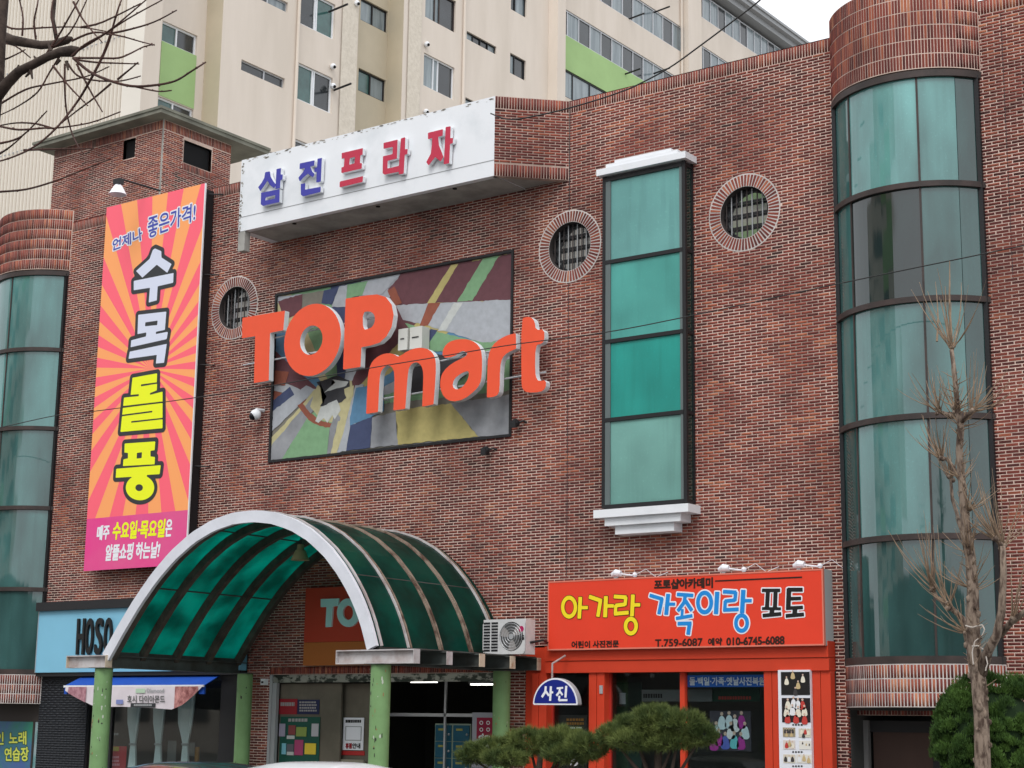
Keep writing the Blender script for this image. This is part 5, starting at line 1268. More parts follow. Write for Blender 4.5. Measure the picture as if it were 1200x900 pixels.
text('어린이 사진전문', [(670, 751.5), (725, 750.5), (725, 758), (670, 760)], YO-.004, 'lettering', DBR, so_, .006, .008)
text('T.759-6087', [(768, 749.5), (823, 748), (823, 757), (768, 758)], YO-.004, 'lettering', DBR, so_, .006, .008)
text('예약', [(830, 748), (846, 747.5), (846, 756), (830, 756.5)], YO-.004, 'lettering', DBR, so_, .006, .008)
text('010-6745-6088', [(851.5, 747.5), (919, 745.5), (919, 755), (851.5, 756.5)], YO-.004, 'lettering', DBR, so_, .007, .008)
# clamp lamps lying along the top of the sign
for k, (a_, lab) in enumerate(((722, 'white clamp lamp on top of the orange sign at its left half'), (848, 'white clamp lamp on top of the orange sign near its middle'), (936, 'white clamp lamp with tangled wire near the right end of the orange sign'))):
    p = at(a_, 672-(a_-722)*.045, y=-.25); t = thing('sign_lamp', lab, 'lamp', (p[0], -.25, oz1), 'white lamps on the orange sign')
    m = MB().tube([(p[0]-.09, -.25, oz1+.07), (p[0]-.0, -.25, oz1+.10), (p[0]+.10, -.25, oz1+.09)], [.035, .068, .045], 12); m.build('lamp_head', M_WHT, t)
    MB().tube([(p[0]+.1, -.25, oz1+.08), (p[0]+.32, -.22, oz1+.05)], .015, 6).ball((p[0]+.36, -.22, oz1+.06), .045, 0, 8).build('arm', M_WHT, t)
    MB().tube([(p[0]+.36, -.2, oz1+.06), (p[0]+.52, -.12, oz1+.16), (p[0]+.68, -.05, oz1+.02), (p[0]+.9, -.02, oz1+.10)], .005, 5).build('wire', M_WHT, t)
    MB().box(p[0]-.03, p[0]+.03, -.27, -.22, oz1, oz1+.05).build('clamp', M_GREY, t)

# ---- half round blue sign
YH = -.75
hs_ = thing('half_round_sign', 'half round dark blue sign with two white Korean letters on a rod', 'sign', (-16.9, YH, 2.5))
pa, pb_ = at(624.5, 826, y=YH), at(677, 826, y=YH); hx = (pa[0]+pb_[0])/2; hr_ = (pb_[0]-pa[0])/2; hz = pa[2]; hh_ = at(650, 794.5, y=YH)[2]-hz
arcp = [(hx+hr_*math.cos(a), hz+hh_*math.sin(a)) for a in np.linspace(0, PI, 30)]
raised([('p', arcp)], .02, 0, YH, .12, 'sign_case', [M_WHT, M_GREY], hs_)
raised([('p', arcp)], .014, -.028, YH-.005, 0, 'sign_face', [M_NAVY], hs_)
X5 = lambda p: zoomed(p, 600, 750, 6)
def s5(pts, w_, fl='f'): return (fl, [tuple(v) for v in P2(X5(pts), YH)], w_*.0135/6)
raised([s5([(240, 325), (236, 365), (212, 402)], 20), s5([(240, 360), (262, 392)], 18), s5([(276, 325), (270, 428)], 20), s5([(278, 368), (292, 368)], 16)], .007, 0, YH-.010, 0, 'letter', [M_WHT], hs_)
raised([s5([(316, 340), (362, 336)], 14), s5([(340, 338), (334, 368), (314, 392)], 18), s5([(340, 362), (358, 388)], 16), s5([(384, 322), (378, 405)], 20), s5([(336, 392), (332, 425)], 18), s5([(330, 424), (392, 422)], 16)], .007, 0, YH-.010, 0, 'letter', [M_WHT], hs_)
pr_ = at(645, 770, y=YH); MB().tube([(pr_[0], YH+.06, hz+hh_-.02), (pr_[0], YH+.06, 3.2), (pr_[0], -.3, 3.35)], .018, 8).build('rod', M_STEELW, hs_)

# ================================================================== aqua shop on the left
hb = thing('aqua_shop_front', 'shop with aqua sign and black painted brick pier left of the canopy', 'shop front', (-28, 0, 0))
x0, x1 = -31.22, -24.83
MB().box(x0, x1, -.28, .02, 4.53, 4.72).box(x0, x1, -.16, .02, 3.09, 3.17).build('header', M_BLACK, hb)
MB().box(x0+.03, x1, -.20, .0, 3.172, 4.528).build('sign_panel', M_AQUA, hb)
MB().box(x0+.02, x0+.035, -.215, -.0, 3.172, 4.528).build('sign_edge', M_ALU, hb)
Q1 = lambda p: zoomed(p, 0, 700, 4.5)
hf = lambda pts: pts
for i, ch_ in enumerate('HOSO'):
    x = [397, 443, 493, 541][i]; w_ = 40
    text(ch_, Q1([(x+11, 115-i*1.5), (x+w_+11-3, 113-i*1.5), (x+w_+1-3, 300), (x+2, 300)]), -.27, 'letter', M_INK, hb, .012, .014, .05, M_INK)
# black painted brick pier
pa_ = at(101, 850, y=0)[0]
for X_a, X_b in ((x0, pa_),):
    pm = MB().box(X_a, X_b, .0, .3, .0, 3.09).build('pier', mat('pier_black', (.012, .014, .018), .6), hb)
    bricks('bricks', brick_list(X_a, X_b-.005, .15, 3.08), fac, pm, M_DBRICK, .006)
wx0, wx1 = at(103, 850, y=.1)[0], at(262, 850, y=.1)[0]
MB().box(wx1, x1-.02, -.02, .12, .12, 3.085).build('end_pier', M_BLACK, hb)
for k in (103, 131, 262):
    x = at(k, 850, y=.06)[0]; MB().box(x-.03, x+.03, .03, .11, .3, 3.085).build('window_frame', M_BLACK, hb)
MB().box(wx0, wx1, .03, .11, .12, .3).build('window_frame', M_BLACK, hb)
for a_, b_ in ((103, 131), (131, 262)):
    xa_, xb_ = at(a_, 850, y=.07)[0]+.03, at(b_, 850, y=.07)[0]-.03; MB().box(xa_, xb_, .065, .072, .3, 3.08).build('pane', M_SHOPG, hb)
b = MB(); b.box(x0, x1, 3.0, 3.05, 0, 3.2).box(pa_, pa_+.05, .3, 3, 0, 3.2).box(x1-.05, x1, .13, 3, 0, 3.2).box(pa_, x1, .3, 3, 3.0, 3.1).box(pa_, x1, .13, 3, 0, .13); b.build('shop_room', mat('shop_dark', (.13, .12, .11), .8), hb)
def curtain(a, b_, pinch_y):
    Y = .22; xl, xr = at(a, 820, y=Y)[0], at(b_, 820, y=Y)[0]; zp = at(a, pinch_y, y=Y)[2]; xm = (xl+xr)/2+.03
    t = thing('tied_curtain', {149: 'sheer grey curtain tied in the middle, leftmost in the shop window', 179: 'sheer grey curtain tied in the middle, second in the shop window', 208: 'sheer grey curtain tied in the middle, rightmost in the shop window'}[a], 'curtain', (xm, Y, 1), 'tied curtains in the shop window')
    rows = [(2.95, xl, xr), (2.5, xl+.02, xr-.03), (2.1, xl+.05, xr-.07), (zp, xm-.075, xm+.075), (zp-.4, xm-.12, xm+.12), (.6, xm-.22, xm+.18)]
    m = MB(); n = 16; V = []
    for z, u0, u1 in rows: V.append([(u0+(u1-u0)*k/n, Y+.035*math.sin(k*2.2), z) for k in range(n+1)])
    for i in range(len(rows)-1):
        for k in range(n): m.quad(V[i+1][k], V[i+1][k+1], V[i][k+1], V[i][k])
    m.build('drape', mat('curtain_sheer', (.80, .86, .86), .9), t, smooth=True); MB().tube([(xm-.11, Y, zp), (xm, Y-.05, zp), (xm+.11, Y, zp)], .025, 6).build('tie', M_GREY, t)
curtain(149, 167, 872); curtain(179, 196, 872); curtain(208, 230, 872)
flat('red_poster', mat('shop_poster_red', (.42, .03, .04), .6), rq(102, 874, 146, 960), .2, hb)
flat('yellow_label', mat('label_dim_yellow', (.45, .36, .05), .6), rq(130.5, 875, 139, 880), .19, hb); print_rows(132, 859, 139, 863, .2, M_GREY, hb, 1, 2); print_rows(131, 886, 140, 899, .195, mat('label_pink', (.62, .25, .30), .6), hb, 3, 2)
flat('price_sheet', mat('sheet_dim', (.22, .23, .23), .7), rq(216, 870, 228, 886), .5, hb); flat('price_sheet', MATS['sheet_dim'], rq(196, 868, 206, 900), .7, hb)
p = at(231, 884, y=.5); MB().cyl(p[0], .5, .9, p[2]+.15, .05, n=12).build('bollard_lamp', mat('amber_dim', (.45, .22, .06), .6), hb)
# awning with a hung cloth banner
aw_ = thing('blue_awning', 'small blue awning with a sagging printed cloth banner at the aqua shop', 'awning', (-27.6, -.6, 2.9))
YW = -.62
A = at(75, 805.5, y=YW); B_ = at(239, 801.5, y=YW); Cx = at(97, 793.5, y=-.02); Dx = at(258, 790.5, y=-.02)
zA = (A[2]+B_[2])/2; zC = (Cx[2]+Dx[2])/2+.005
MB().prism([(A[0], YW, zA), (B_[0], YW, zA), (Dx[0], -.02, zC), (Cx[0], -.02, zC)], (0, 0, -.02)).build('canvas', M_BLUEF, aw_)
MB().box(A[0], B_[0], YW-.015, YW+.015, zA-.03, zA+.012).build('front_rail', M_WHITE, aw_)
e = MB(); e.box(A[0]-.01, A[0]+.08, YW+.02, YW+.06, zA-.17, zA-.02).box(B_[0]-.16, B_[0]-.01, YW+.02, YW+.06, zA-.17, zA-.02); e.build('valance', M_BLUEF, aw_)
low = [(76, 809), (90, 818), (113, 829), (140, 828), (175, 829.5), (202, 831.5), (215, 826), (228, 814), (238, 803)]
lw = [at(a_, b_, y=YW-.03) for a_, b_ in low]
def xx(a_): return at(a_, 820, y=YW-.03)[0]
def band(a0_, a1_, mtl_, nm, y_):
    m = MB(); n = 14; lx_ = [q_[0] for q_ in lw]; lz_ = [q_[2] for q_ in lw]
    for k in range(n):
        u0, u1 = xx(a0_)+(xx(a1_)-xx(a0_))*k/n, xx(a0_)+(xx(a1_)-xx(a0_))*(k+1)/n
        m.quad((u0, y_+.01*math.sin(u0*9), np.interp(u0, lx_, lz_)), (u1, y_+.01*math.sin(u1*9), np.interp(u1, lx_, lz_)), (u1, y_, zA-.02), (u0, y_, zA-.02))
    return m.build(nm, mtl_, aw_)
M_CLOTH = mat('cloth_pinkish_white', (.72, .66, .70), .8, noise=.1, scale=3)
band(76, 238, M_CLOTH, 'cloth_banner', YW-.03)
band(80, 101, mat('cloth_pink_photo', (.52, .28, .32), .7, col2=(.28, .12, .15), scale=9), 'printed_photo', YW-.045); band(205, 232, mat('cloth_red_photo', (.62, .30, .28), .7, col2=(.20, .06, .06), scale=8), 'printed_photo', YW-.045)
text('Diamond', rq(172, 807, 192, 811.5), YW-.05, 'lettering', M_GREY, aw_, .003, .008); text('호시 다이아몬드', rq(149, 815, 193, 823.5), YW-.05, 'lettering', mat('print_grey', (.12, .12, .12), .6), aw_, .004, .009)
flat('dark_label', M_INKB, rq(153, 824, 182, 829), YW-.048, aw_, .004); print_rows(157, 825.3, 178, 828.6, YW-.052, M_GREY, aw_, 1, 6)
flat('pale_logo', mat('logo_green', (.45, .60, .45), .6), rq(159, 807, 170, 812), YW-.05, aw_, .002); flat('print_patch', mat('patch_blue', (.20, .24, .50), .6), rq(136, 820, 144, 825), YW-.05, aw_, .002)
# karaoke posters under the left bay
kp = thing('karaoke_poster', 'green karaoke room window poster with yellow Korean lettering', 'poster', (-32, .05, 1))
Yk = .08
k0 = at(-60, 870, y=Yk)[0]; k1 = at(38, 870, y=Yk)[0]; kz = at(20, 845.5, y=Yk)[2]
MB().box(k0, k1, Yk, Yk+.03, .3, kz).build('sheet', mat('karaoke_green', (.03, .22, .14), .5, col2=(.06, .12, .30), scale=1.2), kp)
k2, k3 = at(40, 870, y=Yk)[0], at(53, 870, y=Yk)[0]
MB().box(k2, min(k3, -31.24), Yk, Yk+.03, .6, kz).build('side_sheet', mat('karaoke_teal', (.06, .25, .25), .5, col2=(.40, .45, .48), scale=2), kp)
KY = mat('karaoke_yellow', (.62, .66, .10), .5)
t2('노래', Q1([(48, 712), (138, 708), (138, 775), (48, 775)]), KY, mat('karaoke_dark', (.02, .10, .05), .5), .008, .02, Yk-.004, kp, h=.01)
t2('연습장', Q1([(25, 795), (150, 790), (150, 862), (25, 862)]), KY, MATS['karaoke_dark'], .008, .02, Yk-.004, kp, h=.01)
t2('인', Q1([(-22, 712), (18, 712), (18, 775), (-22, 775)]), KY, MATS['karaoke_dark'], .008, .02, Yk-.004, kp, h=.01)
b = MB(); b.box(LB-1.24, -31.25, .07, .3, kz, 2.49).box(k1, k2, .06, .12, .12, kz); b.build('frame', mat('frame_brown_dark', (.035, .028, .025), .6), kp)
MB().box(LB-3, -31.25, 1.0, 1.1, 0, 2.49).build('backing_wall', M_IN, kp)

# ================================================================== trees
def tube_obj(name, m, pts, rad, parent, n=8): return MB().tube(pts, rad, n).build(name, m, parent, smooth=True)
YT = -5.0
tr_ = thing('bare_street_tree', 'bare pollarded street tree in front of the right glass bay', 'tree', (at(1152, 890, y=YT)[0], YT, .12))
def tp(a_, b_, dy=0): return at(a_, b_, y=YT+dy)
trk = [(1152, 1010, 13), (1152, 905, 11), (1150, 840, 10), (1147, 800, 10.5), (1142, 770, 10), (1140, 735, 9.5), (1140, 690, 8), (1137, 650, 7.2), (1130, 600, 6), (1127, 560, 5.3), (1124, 530, 5), (1126, 500, 5), (1122, 478, 4), (1119, 440, 3.2), (1115, 410, 3)]
mp_ = .0103
tube_obj('trunk', M_BARK, [tp(a_, b_) for a_, b_, r_ in trk], [r_*mp_*.86 for a_, b_, r_ in trk], tr_, 12)
limbs = [([(1146, 790), (1136, 760), (1128, 725), (1112, 710), (1098, 700), (1093, 690)], 4.5, .15), ([(1150, 790), (1158, 762), (1168, 745), (1174, 715), (1176, 670), (1175, 640)], 6.5, -.1), ([(1172, 745), (1186, 728), (1202, 716), (1215, 700)], 4, -.1),
         ([(1127, 565), (1117, 548), (1110, 538), (1102, 536)], 3, .1), ([(1124, 490), (1110, 486), (1100, 482)], 3, .1), ([(1126, 495), (1134, 487), (1140, 480)], 3, -.1), ([(1133, 650), (1128, 625), (1121, 600), (1116, 585), (1114, 560)], 3, .15), ([(1176, 650), (1172, 636), (1166, 630)], 4, -.1)]
for pts, r0, dy in limbs:
    tube_obj('limb', M_BARK, [tp(a_, b_, dy*min(i, 2)) for i, (a_, b_) in enumerate(pts)], [max(r0*(1-.10*i), 1.8)*mp_ for i in range(len(pts))], tr_, 8)
tw_ = MB(); rnd = random.Random(5)
def twig(mb, a_, b_, ang, ln, r_, dy, curve=None, Yb=YT, sc=1.0, mpx=mp_):
    pts = []; x, y = a_, b_; an = ang; cv = rnd.uniform(-.35, .35) if curve is None else curve; dd = rnd.uniform(-.5, .5)
    n = 5
    for i in range(n+1):
        pts.append(at(x, y, y=Yb+dy+dd*i/n*.8)); x += ln/n*math.cos(an); y -= ln/n*math.sin(an); an += cv/n+rnd.uniform(-.06, .06)
    mb.tube(pts, [r_*mpx*(1-.75*i/n) for i in range(n+1)], 5)
    return pts
knots = [(1115, 408, 8, 1.57, .75, 100, 0), (1120, 480, 9, 1.57, 1.3, 60, 0), (1100, 482, 8, 2.0, .8, 60, .1), (1140, 480, 10, .9, .9, 70, -.1), (1102, 536, 8, 2.0, .7, 60, .1), (1114, 560, 6, 1.7, .5, 60, .2), (1126, 500, 6, 1.6, 1.5, 50, 0),
         (1093, 690, 10, 1.9, .5, 95, .25), (1112, 710, 8, 1.9, .8, 95, .2), (1175, 640, 10, 1.6, .9, 100, -.15), (1166, 630, 8, 2.1, .6, 70, -.15), (1215, 700, 5, 1.5, .5, 80, -.1), (1186, 728, 7, 1.2, .7, 80, -.1), (1137, 650, 8, 2.2, 1.0, 60, 0), (1139, 690, 9, 1.6, 1.4, 60, 0), (1130, 740, 8, 2.2, .7, 70, .1), (1132, 600, 7, 1.2, 1.2, 50, 0), (1127, 560, 6, 1.8, 1.2, 45, 0)]
for a_, b_, n_, dirn, spread, ln, dy in knots:
    for k in range(int(n_*1.9)):
        an = dirn+rnd.uniform(-spread, spread); twig(tw_, a_+rnd.uniform(-3, 3), b_+rnd.uniform(-3, 3), an, ln*rnd.uniform(.45, 1.0), rnd.uniform(.6, 1.05), dy, curve=(1.57-an)*.5*rnd.uniform(.5, 1.2))
# the tall leader
kn = MB()
for a_, b_, n_, dirn, spread, ln, dy in knots:
    for k in range(4): kn.ball(tp(a_+rnd.uniform(-3, 3), b_+rnd.uniform(-4, 4), dy+rnd.uniform(-.03, .03)), rnd.uniform(1.6, 3.2)*mp_, 0, 8)
for b_ in range(450, 900, 9):
    a_ = np.interp(b_, [t_[1] for t_ in trk[::-1]], [t_[0] for t_ in trk[::-1]]); r_ = np.interp(b_, [t_[1] for t_ in trk[::-1]], [t_[2] for t_ in trk[::-1]])
    t_ = rnd.uniform(0, 2*PI); c_ = tp(a_, b_); kn.ball(c_+np.array([math.cos(t_), math.sin(t_), 0])*r_*.82*mp_, r_*rnd.uniform(.25, .45)*mp_, 0, 7, rnd.uniform(.8, 2))
kn.build('knots', M_BARK, tr_, smooth=True, kind='stuff')
twig(tw_, 1115, 408, 1.60, 102, 2.2, 0, 0.0); twig(tw_, 1113, 405, 1.75, 70, 1.4, 0, -.2); twig(tw_, 1117, 405, 1.3, 75, 1.2, 0, .2); twig(tw_, 1098, 400, 1.5, 70, 1.4, 0, .05)
for b_ in range(440, 810, 4):
    a_ = np.interp(b_, [t_[1] for t_ in trk[::-1]], [t_[0] for t_ in trk[::-1]]); s_g = rnd.choice((-1, 1))
    twig(tw_, a_, b_, 1.57+s_g*rnd.uniform(.3, 1.3), rnd.uniform(6, 26), rnd.uniform(.7, 1.1), 0)
tw_.build('twigs', M_TWIG, tr_, kind='stuff')
sb_ = MB()
for pts in ([(1131, 733), (1140, 735), (1151, 732), (1154, 738), (1150, 746), (1142, 752), (1139, 765), (1141, 785)], [(1139, 757), (1147, 757), (1155, 763), (1157, 778), (1154, 790)]):
    q = []
    for k in range(len(pts)-1):
        for u in (0, .33, .66): q.append(tp(pts[k][0]*(1-u)+pts[k+1][0]*u+rnd.uniform(-.4, .4), pts[k][1]*(1-u)+pts[k+1][1]*u+rnd.uniform(-.4, .4), -.13))
    sb_.tube(q, .008, 5)
sb_.build('string', mat('string_offwhite', (.55, .50, .45), .9), tr_)

# near pollarded tree at the upper left
YN = -17.0; nt_ = thing('near_bare_tree', 'dark bare tree branches reaching in from the upper left corner', 'tree', (at(-30, 100, y=YN)[0], YN, .0))
mn = 1/159.
def np_(a_, b_, dy=0): return at(a_, b_, y=YN+dy)
rootx = np_(-35, 300)
tk = [np.array([rootx[0]-.25, YN, 0.]), np.array([rootx[0]-.2, YN, 2.5]), np.array([rootx[0]-.05, YN, 5.0]), np_(-14, 150), np_(-6, 90), np_(-2, 40), np_(2, 0), np_(4, -60), np_(0, -160)]
tube_obj('trunk', M_BARKD, tk, [.16, .14, .12, 14*mn, 12*mn, 10*mn, 9*mn, 8*mn, 4*mn], nt_, 12)
lm = [([(-10, 122), (8, 98), (22, 84), (40, 75), (55, 67), (70, 61), (84, 60), (92, 57)], [9, 8.5, 7.5, 6.8, 6.5, 7, 8.5, 3], 0), ([(3, 42), (14, 47), (30, 50), (48, 53), (62, 52), (78, 47), (84, 45)], [8, 8, 7.2, 6.5, 6.2, 6.5, 3], .25), ([(66, 45), (62, 22), (64, 0), (66, -40)], [3.2, 3, 2.8, 2.4], .25)]
for pts, rs, dy in lm: tube_obj('limb', M_BARKD, [np_(a_, b_, dy) for a_, b_ in pts], [r_*mn*.85 for r_ in rs], nt_, 10)
TW = [[(48, 72), (66, 46), (80, 22), (92, 0), (100, -20)], [(56, 60), (82, 38), (104, -5)], [(5, 30), (20, 34), (60, 32), (95, 32), (130, 38)], [(42, 46), (40, 25), (44, 5), (46, -12)], [(26, 42), (27, 22), (24, 5), (20, -10)], [(66, 40), (60, 20), (62, 0)],
      [(84, 66), (100, 52), (125, 38), (150, 18), (180, -8)], [(90, 60), (115, 45), (150, 22), (190, 0)], [(84, 48), (110, 38), (140, 42), (162, 48), (181, 53)], [(88, 68), (115, 68), (138, 68), (152, 63), (168, 55), (181, 52)], [(88, 70), (112, 73), (136, 74), (163, 75)],
      [(86, 68), (105, 84), (130, 95), (155, 101), (180, 100), (205, 95), (225, 83), (241, 73)], [(104, 84), (130, 95), (160, 102), (185, 107), (201, 106)], [(78, 72), (90, 88), (110, 94), (140, 95), (165, 89)], [(138, 93), (150, 83), (162, 73)], [(125, 40), (150, 35), (180, 26), (207, 12)],
      [(130, 40), (122, 62), (108, 90), (90, 120), (66, 150), (40, 172), (15, 184), (-5, 190)], [(70, 66), (58, 85), (44, 108), (22, 124), (0, 135)], [(130, 98), (110, 115), (90, 130), (62, 152)], [(0, 122), (30, 105), (60, 98), (100, 90), (128, 78)], [(0, 50), (18, 54), (36, 68)], [(0, 148), (22, 152), (52, 150), (66, 150), (105, 144), (141, 131)],
      [(60, 150), (42, 145), (20, 144), (0, 147)], [(76, 75), (76, 105), (78, 130), (84, 155), (92, 172), (98, 180)], [(62, 77), (80, 100), (103, 124)], [(90, 75), (105, 105), (120, 131)], [(0, 180), (12, 172), (26, 160)], [(28, 176), (60, 175), (110, 174)], [(-5, 225), (30, 222), (65, 212), (95, 200), (130, 186)], [(130, 40), (138, 12), (146, -10)], [(86, 2), (98, 24), (120, 50)], [(95, 32), (120, 26), (165, 4)], [(0, 168), (25, 160), (55, 130)], [(-4, 72), (10, 68), (30, 58)]]
tg = MB(); tb = MB(); rnd2 = random.Random(11)
for i, pts in enumerate(TW):
    dy = rnd2.uniform(-.3, .5); q = [np_(a_, b_, dy+.04*k*rnd2.uniform(-1, 1)) for k, (a_, b_) in enumerate(pts)]
    # smooth
    qs = []
    for k in range(len(q)-1):
        p0, p1, p2, p3 = q[max(k-1, 0)], q[k], q[k+1], q[min(k+2, len(q)-1)]
        for t_ in np.linspace(0, 1, 5)[:-1]: qs.append(.5*((2*p1)+(-p0+p2)*t_+(2*p0-5*p1+4*p2-p3)*t_*t_+(-p0+3*p1-3*p2+p3)*t_**3))
    qs.append(q[-1]); n_ = len(qs); r0 = 2.0 if len(pts) > 6 else 1.5
    tg.tube(qs, [(r0*(1-.55*k/n_))*mn for k in range(n_)], 6)
    for k in range(1, n_, 2): tg.ball(qs[k]+np.array([rnd2.uniform(-.006, .006), 0, rnd2.uniform(-.006, .006)]), r0*mn*rnd2.uniform(.8, 1.25)*(1-.4*k/n_), 0, 6)
tg.build('twigs', M_TWIGD, nt_, kind='stuff')
# stubs on the limbs
st_ = MB()
for a_, b_, c_, d_ in ((36, 82, 38, 92), (36, 84, 30, 90), (18, 86, 22, 76), (78, 72, 80, 82), (60, 60, 56, 50), (45, 73, 40, 66), (70, 70, 66, 76)):
    st_.tube([np_(a_, b_), np_(c_, d_)], [2.4*mn, 1.2*mn], 6)
st_.build('stubs', M_BARKD, nt_)

# ---- cloud pruned pines
M_NEED = mat('pine_needles', (.050, .080, .020), .7, col2=(.150, .190, .050), scale=3, contrast=(.4, .6)); M_PTRUNK = mat('pine_bark', (.06, .045, .035), .95, bump=.5, noise=.3, scale=10)
def needles(center_list, n, ln, seed, up=.55, wdt=.006):
    rg = np.random.default_rng(seed); V = []
    tot = sum(c_[3]*c_[4] for c_ in center_list)
    for (cx, cy, cz, rx, rz, ry) in [(c_[0], c_[1], c_[2], c_[3], c_[4], c_[5]) for c_ in center_list]:
        m_ = int(n*rx*rz/tot)
        d = rg.normal(0, 1, (m_, 3)); d /= np.linalg.norm(d, axis=1)[:, None]
        rad = rg.uniform(.60, 1.0, m_)**.5
        # tufts: snap positions to tuft centres
        k = max(6, m_//26); tc = rg.normal(0, 1, (k, 3)); tc /= np.linalg.norm(tc, axis=1)[:, None]; tr_r = rg.uniform(.45, 1.0, k)**.5
        ti = rg.integers(0, k, m_); base = tc[ti]*tr_r[ti][:, None]*np.array([rx, ry, rz])+np.array([cx, cy, cz])+rg.normal(0, .012, (m_, 3))
        dirv = tc[ti]*np.array([.6, .6, .5])+np.array([0, 0, up])+rg.normal(0, .42, (m_, 3)); dirv /= np.linalg.norm(dirv, axis=1)[:, None]
        sd_ = np.cross(dirv, rg.normal(0, 1, (m_, 3))); sd_ /= np.linalg.norm(sd_, axis=1)[:, None]
        L_ = ln*rg.uniform(.6, 1.15, m_)[:, None]
        a = base-sd_*wdt; b2 = base+sd_*wdt; c2 = base+dirv*L_
        V.append(np.stack([a, b2, c2], 1))
    return np.concatenate(V)
def leaf_mesh(name, T, m, parent):
    n = len(T); me = bpy.data.meshes.new(name); me.vertices.add(n*3); me.vertices.foreach_set('co', T.reshape(-1)); me.loops.add(n*3); me.loops.foreach_set('vertex_index', np.arange(n*3, dtype=np.int32))
    me.polygons.add(n); me.polygons.foreach_set('loop_start', (np.arange(n)*3).astype(np.int32)); me.materials.append(m); me.update(calc_edges=True); return link(name, me, parent)
def pine(label, spec, trunk_px, seed):
    Y = -4.6; tx = at(trunk_px, 890, y=Y)[0]
    t = thing('pruned_pine', label, 'pine tree', (tx, Y, .12), 'cloud pruned pines in front of the shops')
    cl = []
    for a_, b_, rx, rz in spec:
        p = at(a_, b_, y=Y); s = .0106; cl.append((p[0], Y+random.uniform(-.25, .25), p[2], rx*s*1.15, rz*s, rx*s*.9))
    tk_ = MB().tube([(tx, Y, .1), (tx+.05, Y+.03, .8), (tx-.03, Y, 1.3), (tx+.02, Y, cl[0][2]-.05)], [.09, .075, .06, .04], 10); tk_.build('trunk', M_PTRUNK, t)
    br = MB()
    for c_ in cl:
        z0 = random.uniform(1.0, 1.35); br.tube([(tx, Y, z0), ((tx+c_[0])/2+random.uniform(-.05, .05), (Y+c_[1])/2, (z0+c_[2])/2-.04), (c_[0], c_[1], c_[2]-.02)], [.035, .025, .012], 6)
        for k in range(7):
            a2 = random.uniform(0, 2*PI); br.tube([(c_[0], c_[1], c_[2]-.07), (c_[0]+c_[3]*.7*math.cos(a2), c_[1]+c_[5]*.7*math.sin(a2), c_[2]-.02)], [.012, .005], 5)
    br.build('branches', M_PTRUNK, t, kind='stuff')
    leaf_mesh('crown', needles(cl, 46000, .105, seed, wdt=.0036), M_NEED, t)
pine('pruned pine with flat crown, left of its taller twin before the orange shop', [(575, 879, 34, 15), (612, 871, 34, 18), (650, 869, 34, 17), (688, 875, 30, 15), (600, 889, 30, 11), (560, 887, 20, 10), (665, 884, 36, 12)], 632, 3)
pine('taller pruned pine with flat crown before the orange shop window', [(735, 856, 30, 18), (768, 846, 32, 19), (800, 850, 30, 18), (822, 862, 18, 13), (750, 868, 34, 12), (790, 870, 28, 11), (722, 862, 18, 12)], 772, 4)
# rounded conifer at the right
M_CON = mat('conifer_green', (.028, .070, .012), .75, col2=(.075, .150, .026), scale=4, contrast=(.4, .6))
def conifer():
    Y = -4.2; t = thing('round_conifer', 'round clipped green conifer bush behind the bare street tree', 'bush', (at(1160, 890, y=Y)[0], Y, .12))
    rg = np.random.default_rng(8); s = .0107; cen = at(1162, 868, y=Y); T = []
    bl = []
    for k in range(330):
        d = rg.normal(0, 1, 3); d /= np.linalg.norm(d); r_ = rg.uniform(.80, .98)
        bl.append((cen[0]+d[0]*68*s*r_, Y+d[1]*.62*r_, cen[2]+d[2]*78*s*r_, rg.uniform(.07, .13)))
    for (x, y, z, r_) in bl:
        m_ = 330; d = rg.normal(0, 1, (m_, 3)); d /= np.linalg.norm(d, axis=1)[:, None]; d[:, 2] = np.abs(d[:, 2])*.9-.25*rg.random(m_)
        base = np.array([x, y, z])+d*r_*np.array([1, 1, 1.5])*rg.uniform(.4, 1, (m_, 1))
        dv = d*.6+np.array([0, 0, .8])+rg.normal(0, .25, (m_, 3)); dv /= np.linalg.norm(dv, axis=1)[:, None]
        sv = np.cross(dv, rg.normal(0, 1, (m_, 3))); sv /= np.linalg.norm(sv, axis=1)[:, None]
        T.append(np.stack([base-sv*.006, base+sv*.006, base+dv*.042], 1))
    leaf_mesh('crown', np.concatenate(T), M_CON, t)
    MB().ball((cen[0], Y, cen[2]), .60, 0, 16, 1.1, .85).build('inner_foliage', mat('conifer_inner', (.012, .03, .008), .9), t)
    MB().cyl(t.location[0], Y, .1, 1.4, .09, .07, 10).build('trunk', M_PTRUNK, t)
conifer()

# ================================================================== overhead cables
def cable(label, pts, r_, nm='overhead_cable'):
    q = []
    for k in range(len(pts)-1):
        p0, p1, p2, p3 = [np.array(v, float) for v in (pts[max(k-1, 0)], pts[k], pts[k+1], pts[min(k+2, len(pts)-1)])]
        for t_ in np.linspace(0, 1, 7)[:-1]: q.append(.5*((2*p1)+(-p0+p2)*t_+(2*p0-5*p1+4*p2-p3)*t_*t_+(-p0+3*p1-3*p2+p3)*t_**3))
    q.append(np.array(pts[-1], float)); o = MB().tube(q, r_, 6).build(nm, M_CABLE, None); o['label'] = label; o['category'] = 'cable'; return o
cable('long thin cable sagging across the whole brick facade', [at(a_, b_, y=-2.2) for a_, b_ in ((-60, 512), (0, 501), (65, 487), (110, 482), (222, 467), (330, 450), (430, 432), (515, 418), (600, 404), (706, 390), (810, 370), (985, 332), (1155, 297), (1260, 275))], .009)
